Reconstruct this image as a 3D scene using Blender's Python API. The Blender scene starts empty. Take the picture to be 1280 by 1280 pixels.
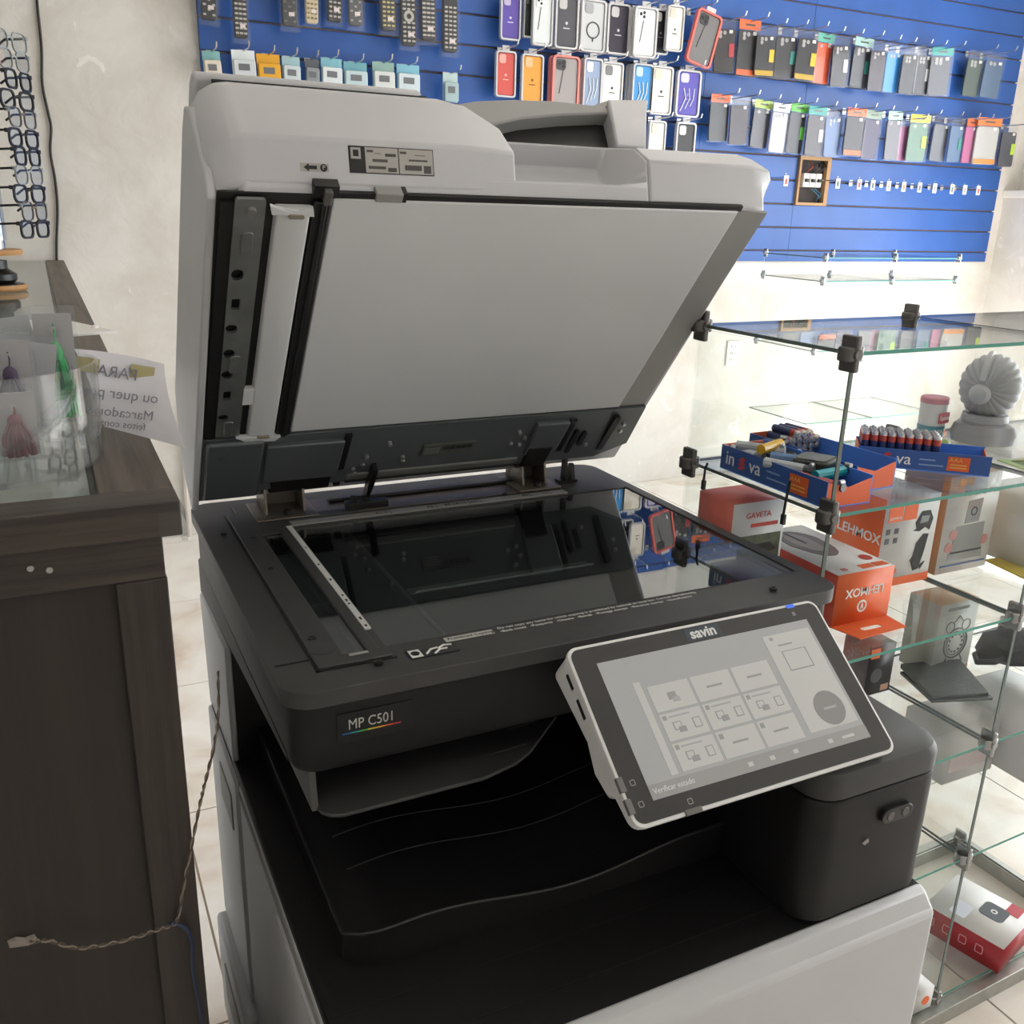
import bpy, bmesh, math, random
from mathutils import Matrix, Vector
random.seed(7)
SC = bpy.context.scene
COL = SC.collection
PI = math.pi

# ------------------------------------------------------------------ camera
ZT = 0.81                                   # height of the scanner top above the floor
FPX, YAW, PITCH, ROLL = 1160.7, 0.46478, 0.31683, -0.02973
CAM = Vector((-0.1364, -0.6579, 0.3716 + ZT))
_f = Vector((math.sin(YAW) * math.cos(PITCH), math.cos(YAW) * math.cos(PITCH), -math.sin(PITCH)))
_r = Vector((math.cos(YAW), -math.sin(YAW), 0))
_d = _f.cross(_r)
CR = math.cos(ROLL) * _r + math.sin(ROLL) * _d
CD = -math.sin(ROLL) * _r + math.cos(ROLL) * _d
cam = bpy.data.cameras.new('camera')
cam.sensor_width = 36.0
cam.lens = FPX / 1280 * 36.0
cam.clip_start = 0.02
camo = bpy.data.objects.new('camera', cam)
COL.objects.link(camo)
m = Matrix((CR, -CD, -_f)).transposed().to_4x4()
m.translation = CAM
camo.matrix_world = m
SC.camera = camo

def at(u, v, ax, val):
    """point where the ray through photo pixel (u, v) meets the plane axis = val"""
    d = CR * ((u - 640) / FPX) + CD * ((v - 640) / FPX) + _f
    t = (val - CAM[ax]) / d[ax]
    return CAM + d * t

# ------------------------------------------------------------------ light
SC.view_settings.view_transform = 'Standard'
SC.view_settings.look = 'None'
SC.view_settings.exposure = 0.15
SC.view_settings.gamma = 1.0
SC.view_settings.use_curve_mapping = False
SC.cycles.transparent_max_bounces = 40
SC.cycles.max_bounces = 10

w = bpy.data.worlds.new('daylight')
SC.world = w
w.use_nodes = True
bg = w.node_tree.nodes['Background']
bg.inputs[0].default_value = (0.86, 0.93, 1.0, 1)
bg.inputs[1].default_value = 1.6

def light(name, kind, loc, direction, energy, color=(1, 1, 1), **kw):
    l = bpy.data.lights.new(name, kind)
    l.energy = energy
    l.color = color
    for k, v in kw.items():
        setattr(l, k, v)
    o = bpy.data.objects.new(name, l)
    COL.objects.link(o)
    o.location = loc
    o.rotation_euler = Vector(direction).to_track_quat('-Z', 'Y').to_euler()
    return o

SUN_DIR = (-1.0, 0.5, -1.07)
light('sun', 'SUN', (9, -3, 8), SUN_DIR, 17.0, (1.0, 0.985, 0.97), angle=0.009)
# daylight entering through the wide shop entrance in the right wall
light('entrance_daylight', 'AREA', (4.30, 0.26, 1.08), (-1, 0.0, -0.05), 92.0, (0.95, 0.98, 1.0), shape='RECTANGLE', size=3.6, size_y=2.0)

# ------------------------------------------------------------------ materials
def lin(c):
    c = c / 255.0
    return c / 12.92 if c <= 0.04045 else ((c + 0.055) / 1.055) ** 2.4
def rgb(c):
    if isinstance(c, str):
        c = c.lstrip('#')
        c = tuple(int(c[i:i + 2], 16) for i in (0, 2, 4))
    return (lin(c[0]), lin(c[1]), lin(c[2]), 1.0)

MATS = {}
def mat(name, col=None, rough=0.5, metal=0.0, spec=0.5, emit=0.0, noise=None, bump=None, coat=0.0):
    """plain procedural material; noise=(scale, amount) varies the colour, bump=(scale, strength)"""
    if name in MATS:
        return MATS[name]
    mt = bpy.data.materials.new(name)
    mt.use_nodes = True
    nt = mt.node_tree
    p = nt.nodes['Principled BSDF']
    c = rgb(col)
    p.inputs['Base Color'].default_value = c
    p.inputs['Roughness'].default_value = rough
    p.inputs['Metallic'].default_value = metal
    p.inputs['Specular IOR Level'].default_value = spec
    p.inputs['Coat Weight'].default_value = coat
    if emit:
        p.inputs['Emission Color'].default_value = c
        p.inputs['Emission Strength'].default_value = emit
    tc = None
    if noise or bump:
        tc = nt.nodes.new('ShaderNodeTexCoord')
    if noise:
        n = nt.nodes.new('ShaderNodeTexNoise')
        n.inputs['Scale'].default_value = noise[0]
        n.inputs['Detail'].default_value = 5
        r = nt.nodes.new('ShaderNodeValToRGB')
        a = noise[1]
        r.color_ramp.elements[0].position = 0.3
        r.color_ramp.elements[1].position = 0.7
        r.color_ramp.elements[0].color = tuple(max(0, x * (1 - a)) for x in c[:3]) + (1,)
        r.color_ramp.elements[1].color = tuple(min(1, x * (1 + a)) for x in c[:3]) + (1,)
        nt.links.new(tc.outputs['Object'], n.inputs['Vector'])
        nt.links.new(n.outputs['Fac'], r.inputs['Fac'])
        nt.links.new(r.outputs['Color'], p.inputs['Base Color'])
    if bump:
        n = nt.nodes.new('ShaderNodeTexNoise')
        n.inputs['Scale'].default_value = bump[0]
        n.inputs['Detail'].default_value = 4
        b = nt.nodes.new('ShaderNodeBump')
        b.inputs['Strength'].default_value = bump[1]
        b.inputs['Distance'].default_value = 0.004
        nt.links.new(tc.outputs['Object'], n.inputs['Vector'])
        nt.links.new(n.outputs['Fac'], b.inputs['Height'])
        nt.links.new(b.outputs['Normal'], p.inputs['Normal'])
    MATS[name] = mt
    return mt

def glass(name, tint=(1, 1, 1), ior=1.45, rough=0.0, haze=0.0, hazecol='#e8eeee'):
    """thin clear sheet: see-through with mirror reflections by the Fresnel law, a little dust"""
    if name in MATS:
        return MATS[name]
    mt = bpy.data.materials.new(name)
    mt.use_nodes = True
    nt = mt.node_tree
    nt.nodes.clear()
    out = nt.nodes.new('ShaderNodeOutputMaterial')
    t = nt.nodes.new('ShaderNodeBsdfTransparent')
    t.inputs[0].default_value = tint + (1,)
    g = nt.nodes.new('ShaderNodeBsdfGlossy')
    g.inputs['Roughness'].default_value = rough
    lw = nt.nodes.new('ShaderNodeLayerWeight')
    lw.inputs['Blend'].default_value = 0.5
    pw5 = nt.nodes.new('ShaderNodeMath')
    pw5.operation = 'POWER'
    pw5.inputs[1].default_value = 5.0
    f0 = ((ior - 1) / (ior + 1)) ** 2
    fr = nt.nodes.new('ShaderNodeMath')
    fr.operation = 'MULTIPLY_ADD'
    fr.inputs[1].default_value = 1 - f0
    fr.inputs[2].default_value = f0
    nt.links.new(lw.outputs['Facing'], pw5.inputs[0])
    nt.links.new(pw5.outputs[0], fr.inputs[0])
    mx = nt.nodes.new('ShaderNodeMixShader')
    nt.links.new(fr.outputs[0], mx.inputs[0])
    base = t
    if haze:
        df = nt.nodes.new('ShaderNodeBsdfDiffuse')
        df.inputs[0].default_value = rgb(hazecol)
        m2 = nt.nodes.new('ShaderNodeMixShader')
        m2.inputs[0].default_value = haze
        nt.links.new(t.outputs[0], m2.inputs[1])
        nt.links.new(df.outputs[0], m2.inputs[2])
        base = m2
    nt.links.new(base.outputs[0], mx.inputs[1])
    nt.links.new(g.outputs[0], mx.inputs[2])
    nt.links.new(mx.outputs[0], out.inputs[0])
    MATS[name] = mt
    return mt

def wood_mat(name, c1, c2, scale, axis, rough=0.5):
    mt = bpy.data.materials.new(name)
    mt.use_nodes = True
    nt = mt.node_tree
    p = nt.nodes['Principled BSDF']
    tc = nt.nodes.new('ShaderNodeTexCoord')
    mp = nt.nodes.new('ShaderNodeMapping')
    s = [scale, scale, scale]
    s[axis] = scale * 0.04
    mp.inputs['Scale'].default_value = s
    n = nt.nodes.new('ShaderNodeTexNoise')
    n.inputs['Scale'].default_value = 1.0
    n.inputs['Detail'].default_value = 8
    n.inputs['Roughness'].default_value = 0.7
    r = nt.nodes.new('ShaderNodeValToRGB')
    r.color_ramp.elements[0].position = 0.35
    r.color_ramp.elements[1].position = 0.68
    r.color_ramp.elements[0].color = rgb(c1)
    r.color_ramp.elements[1].color = rgb(c2)
    b = nt.nodes.new('ShaderNodeBump')
    b.inputs['Strength'].default_value = 0.25
    b.inputs['Distance'].default_value = 0.002
    p.inputs['Roughness'].default_value = rough
    nt.links.new(tc.outputs['Object'], mp.inputs[0])
    nt.links.new(mp.outputs[0], n.inputs['Vector'])
    nt.links.new(n.outputs['Fac'], r.inputs[0])
    nt.links.new(r.outputs[0], p.inputs['Base Color'])
    nt.links.new(n.outputs['Fac'], b.inputs['Height'])
    nt.links.new(b.outputs[0], p.inputs['Normal'])
    return mt

def plaster_mat(name, c, dirt, amount):
    """painted plaster with scuffs and repaired patches"""
    mt = bpy.data.materials.new(name)
    mt.use_nodes = True
    nt = mt.node_tree
    p = nt.nodes['Principled BSDF']
    p.inputs['Roughness'].default_value = 0.85
    tc = nt.nodes.new('ShaderNodeTexCoord')
    n1 = nt.nodes.new('ShaderNodeTexNoise')
    n1.inputs['Scale'].default_value = 2.6
    n1.inputs['Detail'].default_value = 9
    n1.inputs['Roughness'].default_value = 0.65
    n1.inputs['Distortion'].default_value = 0.6
    r1 = nt.nodes.new('ShaderNodeValToRGB')
    r1.color_ramp.elements[0].position = 0.36
    r1.color_ramp.elements[1].position = 0.55
    r1.color_ramp.elements[0].color = rgb(dirt)
    r1.color_ramp.elements[1].color = rgb(c)
    n2 = nt.nodes.new('ShaderNodeTexNoise')
    n2.inputs['Scale'].default_value = 9
    n2.inputs['Detail'].default_value = 6
    n2.inputs['Distortion'].default_value = 1.5
    r2 = nt.nodes.new('ShaderNodeValToRGB')
    r2.color_ramp.elements[0].position = 0.66
    r2.color_ramp.elements[1].position = 0.70
    r2.color_ramp.elements[0].color = (0, 0, 0, 1)
    r2.color_ramp.elements[1].color = (amount, amount, amount, 1)
    mx = nt.nodes.new('ShaderNodeMix')
    mx.data_type = 'RGBA'
    mx.inputs['B'].default_value = rgb('#efece8')
    b = nt.nodes.new('ShaderNodeBump')
    b.inputs['Strength'].default_value = 0.35
    b.inputs['Distance'].default_value = 0.006
    L = nt.links.new
    L(tc.outputs['Object'], n1.inputs['Vector'])
    L(tc.outputs['Object'], n2.inputs['Vector'])
    L(n1.outputs['Fac'], r1.inputs[0])
    L(n2.outputs['Fac'], r2.inputs[0])
    L(r1.outputs[0], mx.inputs['A'])
    L(r2.outputs[0], mx.inputs['Factor'])
    L(mx.outputs['Result'], p.inputs['Base Color'])
    L(n2.outputs['Fac'], b.inputs['Height'])
    L(b.outputs[0], p.inputs['Normal'])
    return mt

def marble_mat(name):
    mt = bpy.data.materials.new(name)
    mt.use_nodes = True
    nt = mt.node_tree
    p = nt.nodes['Principled BSDF']
    p.inputs['Roughness'].default_value = 0.22
    tc = nt.nodes.new('ShaderNodeTexCoord')
    oi = nt.nodes.new('ShaderNodeObjectInfo')
    ad = nt.nodes.new('ShaderNodeVectorMath')
    ad.operation = 'ADD'
    n = nt.nodes.new('ShaderNodeTexNoise')
    n.inputs['Scale'].default_value = 3.0
    n.inputs['Detail'].default_value = 7
    n.inputs['Distortion'].default_value = 1.8
    r = nt.nodes.new('ShaderNodeValToRGB')
    e = r.color_ramp.elements
    e[0].position = 0.30
    e[0].color = rgb('#d0bfae')
    e[1].position = 0.62
    e[1].color = rgb('#eeebe6')
    x = e.new(0.45)
    x.color = rgb('#e4dcd3')
    L = nt.links.new
    L(tc.outputs['Object'], ad.inputs[0])
    L(oi.outputs['Location'], ad.inputs[1])
    L(ad.outputs[0], n.inputs['Vector'])
    L(n.outputs['Fac'], r.inputs[0])
    L(r.outputs[0], p.inputs['Base Color'])
    return mt

# ------------------------------------------------------------------ mesh helpers
def rrect(w, h, r, n=5, cx=0.0, cy=0.0):
    """rounded rectangle outline, counter-clockwise"""
    pts = []
    for k, (sx, sy) in enumerate(((1, 1), (-1, 1), (-1, -1), (1, -1))):
        for i in range(n + 1):
            a = (k + i / n) * PI / 2
            pts.append((cx + sx * (w / 2 - r) + r * math.cos(a), cy + sy * (h / 2 - r) + r * math.sin(a)))
    return pts
def circle(r, n=16, cx=0.0, cy=0.0):
    return [(cx + r * math.cos(2 * PI * i / n), cy + r * math.sin(2 * PI * i / n)) for i in range(n)]

class B:
    """collects boxes, prisms, tubes and lathes that together make ONE part"""
    def __init__(s):
        s.v, s.f, s.mi, s.sm = [], [], [], []
        s.mat = 0
        s.smooth = False
    def add(s, vs, fs):
        o = len(s.v)
        s.v += [tuple(x) for x in vs]
        for f in fs:
            s.f.append(tuple(o + i for i in f))
            s.mi.append(s.mat)
            s.sm.append(s.smooth)
        return s
    def box(s, x0, x1, y0, y1, z0, z1):
        x0, x1 = min(x0, x1), max(x0, x1)
        y0, y1 = min(y0, y1), max(y0, y1)
        z0, z1 = min(z0, z1), max(z0, z1)
        return s.add([(x0, y0, z0), (x1, y0, z0), (x1, y1, z0), (x0, y1, z0), (x0, y0, z1), (x1, y0, z1), (x1, y1, z1), (x0, y1, z1)],
                     [(3, 2, 1, 0), (4, 5, 6, 7), (0, 1, 5, 4), (1, 2, 6, 5), (2, 3, 7, 6), (3, 0, 4, 7)])
    def prism(s, poly, a0, a1, axis=2):
        """polygon extruded along an axis: axis 2 -> (x, y), axis 1 -> (x, z), axis 0 -> (y, z)"""
        n = len(poly)
        def P(q, a):
            return ((a, q[0], q[1]), (q[0], a, q[1]), (q[0], q[1], a))[axis]
        vs = [P(q, a0) for q in poly] + [P(q, a1) for q in poly]
        fs = [tuple(range(n - 1, -1, -1)), tuple(range(n, 2 * n))]
        fs += [(i, (i + 1) % n, n + (i + 1) % n, n + i) for i in range(n)]
        return s.add(vs, fs)
    def loft(s, rings, cap=True, close=True):
        n = len(rings[0])
        vs = [p for r in rings for p in r]
        fs = []
        for k in range(len(rings) - 1):
            for i in range(n if close else n - 1):
                j = (i + 1) % n
                fs.append((k * n + i, k * n + j, (k + 1) * n + j, (k + 1) * n + i))
        if cap:
            fs.append(tuple(range(n - 1, -1, -1)))
            fs.append(tuple((len(rings) - 1) * n + i for i in range(n)))
        return s.add(vs, fs)
    def tube(s, pts, r, n=8, cap=True, radii=None):
        pts = [Vector(p) for p in pts]
        rings = []
        up = None
        for i, p in enumerate(pts):
            t = (pts[min(i + 1, len(pts) - 1)] - pts[max(i - 1, 0)]).normalized()
            if up is None:
                up = Vector((0, 0, 1)) if abs(t.z) < 0.9 else Vector((1, 0, 0))
            a = t.cross(up)
            if a.length < 1e-6:
                a = t.orthogonal()
            a.normalize()
            b = a.cross(t).normalized()
            up = b
            rr = radii[i] if radii else r
            rings.append([p + (a * math.cos(2 * PI * k / n) + b * math.sin(2 * PI * k / n)) * rr for k in range(n)])
        sm = s.smooth
        s.smooth = True
        s.loft(rings, cap)
        s.smooth = sm
        return s
    def lathe(s, prof, n=24, c=(0, 0, 0), axis=2):
        rings = []
        for r, h in prof:
            ring = []
            for k in range(n):
                a = 2 * PI * k / n
                q = (r * math.cos(a), r * math.sin(a), h)
                if axis == 1:
                    q = (q[0], q[2], q[1])
                elif axis == 0:
                    q = (q[2], q[0], q[1])
                ring.append((q[0] + c[0], q[1] + c[1], q[2] + c[2]))
            rings.append(ring)
        sm = s.smooth
        s.smooth = True
        s.loft(rings)
        s.smooth = sm
        return s
    def plate(s, outer, holes, z0, z1):
        """flat plate with holes"""
        bm = bmesh.new()
        edges = []
        for loop in [outer] + holes:
            vs = [bm.verts.new((p[0], p[1], 0)) for p in loop]
            for i in range(len(vs)):
                edges.append(bm.edges.new((vs[i], vs[(i + 1) % len(vs)])))
        bmesh.ops.triangle_fill(bm, use_beauty=True, use_dissolve=False, edges=edges)
        bm.verts.index_update()
        vs = [v.co.copy() for v in bm.verts]
        fs = [[v.index for v in f.verts] for f in bm.faces]
        bm.free()
        n = len(vs)
        V = [(v.x, v.y, z1) for v in vs] + [(v.x, v.y, z0) for v in vs]
        F = []
        for f in fs:
            a, b, c = vs[f[0]], vs[f[1]], vs[f[2]]
            if (b - a).cross(c - a).z < 0:
                f = f[::-1]
            F.append(tuple(f))
            F.append(tuple(n + i for i in f[::-1]))
        k = 0
        for loop in [outer] + holes:
            L = len(loop)
            for i in range(L):
                F.append((k + i, k + (i + 1) % L, n + k + (i + 1) % L, n + k + i))
            k += L
        return s.add(V, F)
    def mesh(s, name, mats):
        me = bpy.data.meshes.new(name)
        me.from_pydata(s.v, [], s.f)
        for mt in (mats if isinstance(mats, (list, tuple)) else [mats]):
            me.materials.append(mt)
        for i, p in enumerate(me.polygons):
            p.material_index = s.mi[i]
            p.use_smooth = s.sm[i]
        bm = bmesh.new()
        bm.from_mesh(me)
        bmesh.ops.recalc_face_normals(bm, faces=bm.faces)
        bm.to_mesh(me)
        bm.free()
        for p in me.polygons:
            p.use_smooth = True
        me.set_sharp_from_angle(angle=math.radians(32))
        me.update()
        return me
    def build(s, name, mats, parent=None, loc=(0, 0, 0), rot=(0, 0, 0), bevel=0.0, seg=2):
        o = bpy.data.objects.new(name, s.mesh(name, mats))
        COL.objects.link(o)
        o.parent = parent
        o.location = loc
        o.rotation_euler = rot
        if bevel:
            md = o.modifiers.new('bevel', 'BEVEL')
            md.width = bevel
            md.segments = seg
            md.limit_method = 'ANGLE'
            md.angle_limit = math.radians(40)
            md.harden_normals = False
        return o

def tag(o, label, cat, group=None):
    o['label'] = label
    o['category'] = cat
    if group:
        o['group'] = group
    return o
def thing(name, label, cat, loc=(0, 0, 0), rot=(0, 0, 0), group=None):
    o = bpy.data.objects.new(name, None)
    COL.objects.link(o)
    o.location = loc
    o.rotation_euler = rot
    o.empty_display_size = 0.05
    return tag(o, label, cat, group)
def struct(o):
    o['kind'] = 'structure'
    return o
def dup(root, loc=None, rot=None):
    r = root.copy()
    COL.objects.link(r)
    for ch in list(root.children):
        c = ch.copy()
        COL.objects.link(c)
        c.parent = r
    if loc is not None:
        r.location = loc
    if rot is not None:
        r.rotation_euler = rot
    return r
def text(name, body, size, mt, parent, loc, rot=(0, 0, 0), ext=0.0002, mirror=False, align='LEFT', sx=1.0, shear=0.0, offset=0.0):
    cu = bpy.data.curves.new(name, 'FONT')
    cu.body = body
    cu.size = size
    cu.extrude = ext
    cu.align_x = align
    cu.align_y = 'CENTER'
    cu.resolution_u = 3
    cu.shear = shear
    cu.offset = offset
    tmp = bpy.data.objects.new(name + '_tmp', cu)
    COL.objects.link(tmp)
    me = bpy.data.meshes.new_from_object(tmp)
    bpy.data.objects.remove(tmp)
    bpy.data.curves.remove(cu)
    for v in me.vertices:
        v.co.x *= (-sx if mirror else sx)
    me.materials.clear()
    me.materials.append(mt)
    o = bpy.data.objects.new(name, me)
    COL.objects.link(o)
    o.parent = parent
    o.location = loc
    o.rotation_euler = rot
    return o

# ------------------------------------------------------------------ the room
YW = 2.75            # back wall
XR = 4.34            # right wall
YFR = -2.2           # street front
M_WALL = plaster_mat('cream plaster', '#d9d6d1', '#ccc7bf', 0.6)
M_WALLR = plaster_mat('pale plaster', '#e0deda', '#d3cfc9', 0.5)
M_CEIL = mat('ceiling paint', '#e9e6df', 0.9)
M_GROUT = mat('grout', '#b9a793', 0.9)
M_TILE = marble_mat('beige marble tile')
struct(B().box(-2.6, XR + 0.4, YW, YW + 0.12, 0, 3.0).build('wall_back', M_WALL))
struct(B().box(-2.72, -2.6, YFR, YW + 0.12, 0, 3.0).build('wall_left', M_WALL))
# right wall: a wide entrance to the street, its pier by the corner has a ledge
YE0, YE1, ZE = -1.6, 2.12, 2.10
wr = B().box(XR, XR + 0.4, YE1, YW, 0, 1.30)
wr.box(XR + 0.10, XR + 0.4, YE1, YW, 1.30, 3.0)
wr.box(XR, XR + 0.4, YFR, YE0, 0, 3.0)
wr.box(XR, XR + 0.4, YE0, YE1, ZE, 3.0)
wr = struct(wr.build('wall_right', M_WALLR))
struct(B().box(XR - 0.015, XR + 0.12, YE1, YW, 1.30, 1.335).build('trim_1', mat('ledge paint', '#efece6', 0.6), bevel=0.004))
fl = struct(B().box(-2.72, XR + 0.4, YFR - 0.12, YW + 0.12, -0.10, -0.004).build('floor', M_GROUT))
TS = 0.546
tile_me = B().box(-TS / 2 + 0.002, TS / 2 - 0.002, -TS / 2 + 0.002, TS / 2 - 0.002, -0.006, 0.0).mesh('tile', M_TILE)
gy = 1.592 - 7 * TS
k = 0
while gy < YW - 0.05:
    gx = -1.64
    while gx < XR - 0.05:
        y1 = min(gy + TS, YW)
        if y1 - gy > TS - 0.01 and gx + TS < XR + 0.01:
            o = bpy.data.objects.new('tile', tile_me)
            COL.objects.link(o)
            o.location = (gx + TS / 2, gy + TS / 2, 0)
        else:
            x1 = min(gx + TS, XR)
            o = B().box(0.002, x1 - gx - 0.002, 0.002, y1 - gy - 0.002, -0.006, 0.0).build('tile', M_TILE)
            o.location = (gx, gy, 0)
        o.parent = fl
        gx += TS
    gy += TS
struct(B().box(-2.72, XR + 0.4, YFR - 0.12, YW + 0.12, 3.0, 3.1).build('ceiling', M_CEIL))
struct(B().box(-2.72, XR + 0.4, YFR - 0.12, YFR, 0, 3.0).build('wall_front', M_WALL))

# added tube lamps on the ceiling, out of view, to fill the room
M_FILL = mat('fill tube glow', '#fffaf4', 0.4, emit=13.0)
for i, (lx, ly, lab) in enumerate(((1.7, 1.2, 'added white twin tube fill lamp on the ceiling over the glass cases'), (-1.2, -1.2, 'added white twin tube fill lamp on the ceiling by the dark counter'))):
    lt = thing('fill_lamp', lab, 'lamp', (lx, ly, 3.0))
    B().box(-0.62, 0.62, -0.09, 0.09, -0.05, 0.0).build('housing', mat('fill lamp white', '#e8e8e6', 0.4), lt, bevel=0.01)
    for yy in (-0.045, 0.045):
        B().tube([(-0.59, yy, -0.068), (0.59, yy, -0.068)], 0.015, 10).build('tube', M_FILL, lt)

# ------------------------------------------------------------------ the multifunction printer
W, D = 0.587, 0.530
PX, PY = 0.29, 0.18
pr = thing('multifunction_printer', 'grey and black office multifunction printer with its scanner lid raised', 'printer', (PX, PY, 0))
def P(b, name, mt, bevel=0.0, seg=2, parent=None):
    """printer part given in the scanner-top frame"""
    return b.build(name, mt, parent or pr, (-PX, -PY, ZT) if parent is None else (0, 0, 0), bevel=bevel, seg=seg)
M_BLK = mat('black printer plastic', '#171717', 0.5, spec=0.3, noise=(180, 0.12), bump=(900, 0.06))
M_BLK2 = mat('soft black plastic', '#141414', 0.42)
M_DGR = mat('dark grey scanner plastic', '#383838', 0.5, noise=(25, 0.12), bump=(900, 0.06))
M_WHT = mat('printer white plastic', '#c3c4c6', 0.45, noise=(8, 0.03))
M_GRY = mat('printer warm grey plastic', '#bfbfc2', 0.42, noise=(10, 0.03))
M_GRY2 = mat('printer mid grey plastic', '#93928f', 0.5)
M_PAD = mat('white pressure pad', '#d2d3d4', 0.6, noise=(6, 0.03))
M_STEEL = mat('galvanised steel', '#8d8f8e', 0.35, 0.75, noise=(40, 0.15))
M_HPAN = mat('dark hinge panel', '#5c6264', 0.40, 0.25)
M_VOID = mat('unlit black', '#0a0a0a', 0.6)
M_INK = mat('printed white', '#d8d8d4', 0.6)
M_INKB = mat('printed black', '#1c1c1c', 0.6)
M_SCREW = mat('screw steel', '#b0b0ae', 0.3, 0.9)

# --- white body
body = B()
body.box(0.012, W - 0.004, -0.150, 0.50, -ZT + 0.03, -0.268)
body.prism([(0.333, -0.27), (0.505, -0.27), (0.525, -0.118), (0.335, -0.112)], 0.002, 0.0095, axis=0)
bod = P(body, 'body', M_WHT, bevel=0.006)
fc = B()
fc.prism([(-0.176, -0.60), (-0.15, -0.60), (-0.15, -0.262), (-0.160, -0.262), (-0.176, -0.280)], 0.004, W + 0.002, axis=0)
fcv = P(fc, 'front_cover', M_WHT, bevel=0.005)
for k in range(2):
    z1 = -0.606 - k * 0.095
    c = B().prism([(-0.176, z1 - 0.089), (-0.15, z1 - 0.089), (-0.15, z1), (-0.176, z1)], 0.004, W + 0.002, axis=0)
    cas = P(c, 'paper_cassette', M_WHT, bevel=0.005)
    B().box(0.22, 0.37, -0.179, -0.17, z1 - 0.03, z1 - 0.012).build('grip', M_BLK, cas, (0, 0, 0), bevel=0.002)
# left side panels (facing the counter)
sp = P(B().box(0.001, 0.012, -0.145, 0.30, -0.60, -0.268), 'side_panel', M_WHT, bevel=0.004)
B().box(-0.0008, 0.002, -0.14, 0.295, -0.283, -0.277).build('trim_line', M_GRY2, sp)
B().box(-0.0035, 0.002, -0.06, 0.09, -0.30, -0.283).build('pull_edge', M_GRY, sp, bevel=0.0015)
sp2 = P(B().box(-0.002, 0.012, 0.305, 0.50, -0.60, -0.27), 'side_panel', M_WHT, bevel=0.004)
B().box(-0.0035, 0.0, 0.34, 0.42, -0.36, -0.31).build('recess_cover', M_GRY2, sp2, bevel=0.001)
sp3 = P(B().box(-0.014, 0.012, 0.29, 0.50, -0.78, -0.605), 'side_panel', M_WHT, bevel=0.006)
B().box(-0.016, -0.01, 0.32, 0.44, -0.70, -0.645).build('recess_cover', M_GRY2, sp3, bevel=0.001)
P(B().box(-0.002, 0.012, -0.145, 0.285, -0.78, -0.605), 'side_panel', M_WHT, bevel=0.005)
for cx, cy in ((0.05, -0.1), (W - 0.05, -0.1), (0.05, 0.45), (W - 0.05, 0.45)):
    P(B().lathe([(0.0, 0), (0.022, 0), (0.022, 0.03), (0.0, 0.03)], 16, (cx, cy, -ZT)), 'caster', M_BLK2)

# --- black deck and output cavity
dk = B()
dk.prism([(-0.166, -0.290), (-0.166, -0.276), (-0.158, -0.2635), (-0.120, -0.260), (0.49, -0.260), (0.49, -0.290)], 0.002, W + 0.001, axis=0)
deck = P(dk, 'deck', M_BLK, bevel=0.002)
B().box(0.004, 0.43, -0.1215, -0.1200, -0.2605, -0.2592).build('seam', M_VOID, deck)
B().box(0.004, 0.43, -0.0715, -0.0700, -0.2605, -0.2592).build('seam', M_VOID, deck)
cv = B()
cv.box(0.05, W - 0.01, 0.47, 0.49, -0.262, -0.085)
cv.box(0.0098, 0.056, 0.337, 0.49, -0.262, -0.085)
P(cv, 'output_bay_wall', M_BLK2)
# curved output tray
def tray_h(x):
    t = min(max((x - 0.04) / 0.36, 0), 1)
    return -0.226 - 0.014 * math.sin(min(t * 1.3, 1) * PI / 2) ** 2 + 0.006 * math.sin(t * 8.0) + 0.010 * t
nx, ny = 30, 22
V, F = [], []
X0, X1, Y0, Y1 = 0.034, 0.428, -0.036, 0.465
for j in range(ny + 1):
    for i in range(nx + 1):
        x = X0 + (X1 - X0) * i / nx
        y = Y0 + (Y1 - Y0) * j / ny
        if j == 0 and i < 3:
            y += (0.022, 0.008, 0.002)[i]
        e = 0.012 * max(0, 1 - (x - X0) / 0.012)
        z = tray_h(x) + 0.035 * (y - Y0) - 0.010 * min(1, (y - Y0) / 0.03) * max(0, 1 - (x - X0) / 0.30) 
        V.append((x, y, z))
for j in range(ny):
    for i in range(nx):
        a = j * (nx + 1) + i
        F.append((a, a + 1, a + nx + 2, a + nx + 1))
n0 = len(V)
rim = [j * (nx + 1) for j in range(ny, -1, -1)] + list(range(1, nx + 1))
for q in rim:
    V.append((V[q][0], V[q][1], -0.262))
for i in range(len(rim) - 1):
    F.append((rim[i], rim[i + 1], n0 + i + 1, n0 + i))
tb = B()
tb.smooth = False
tb.add(V, F)
tr = P(tb, 'output_tray', M_BLK)
rimb_ = B()
rimb_.tube([tuple(Vector(V[q]) + Vector((0, 0, 0.0006))) for q in rim[8:]], 0.0016, 6)
rimb_.build('tray_rim', mat('tray rim black', '#2a2a2a', 0.35), tr)
for yy in (0.06, 0.11):
    rb = B()
    rb.tube([(0.06 + 0.011 * i, yy + 0.0, tray_h(0.06 + 0.011 * i) + 0.035 * (yy - Y0) - 0.010 * max(0, 1 - (0.06 + 0.011 * i - X0) / 0.30)) for i in range(30)], 0.0012, 6)
    rb.build('tray_rib', M_BLK, tr)
for zz, xx in ((-0.145, 0.06), (-0.20, 0.052)):
    P(B().box(xx, 0.44, 0.462, 0.471, zz - 0.02, zz + 0.02), 'output_slot', M_VOID)

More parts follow.
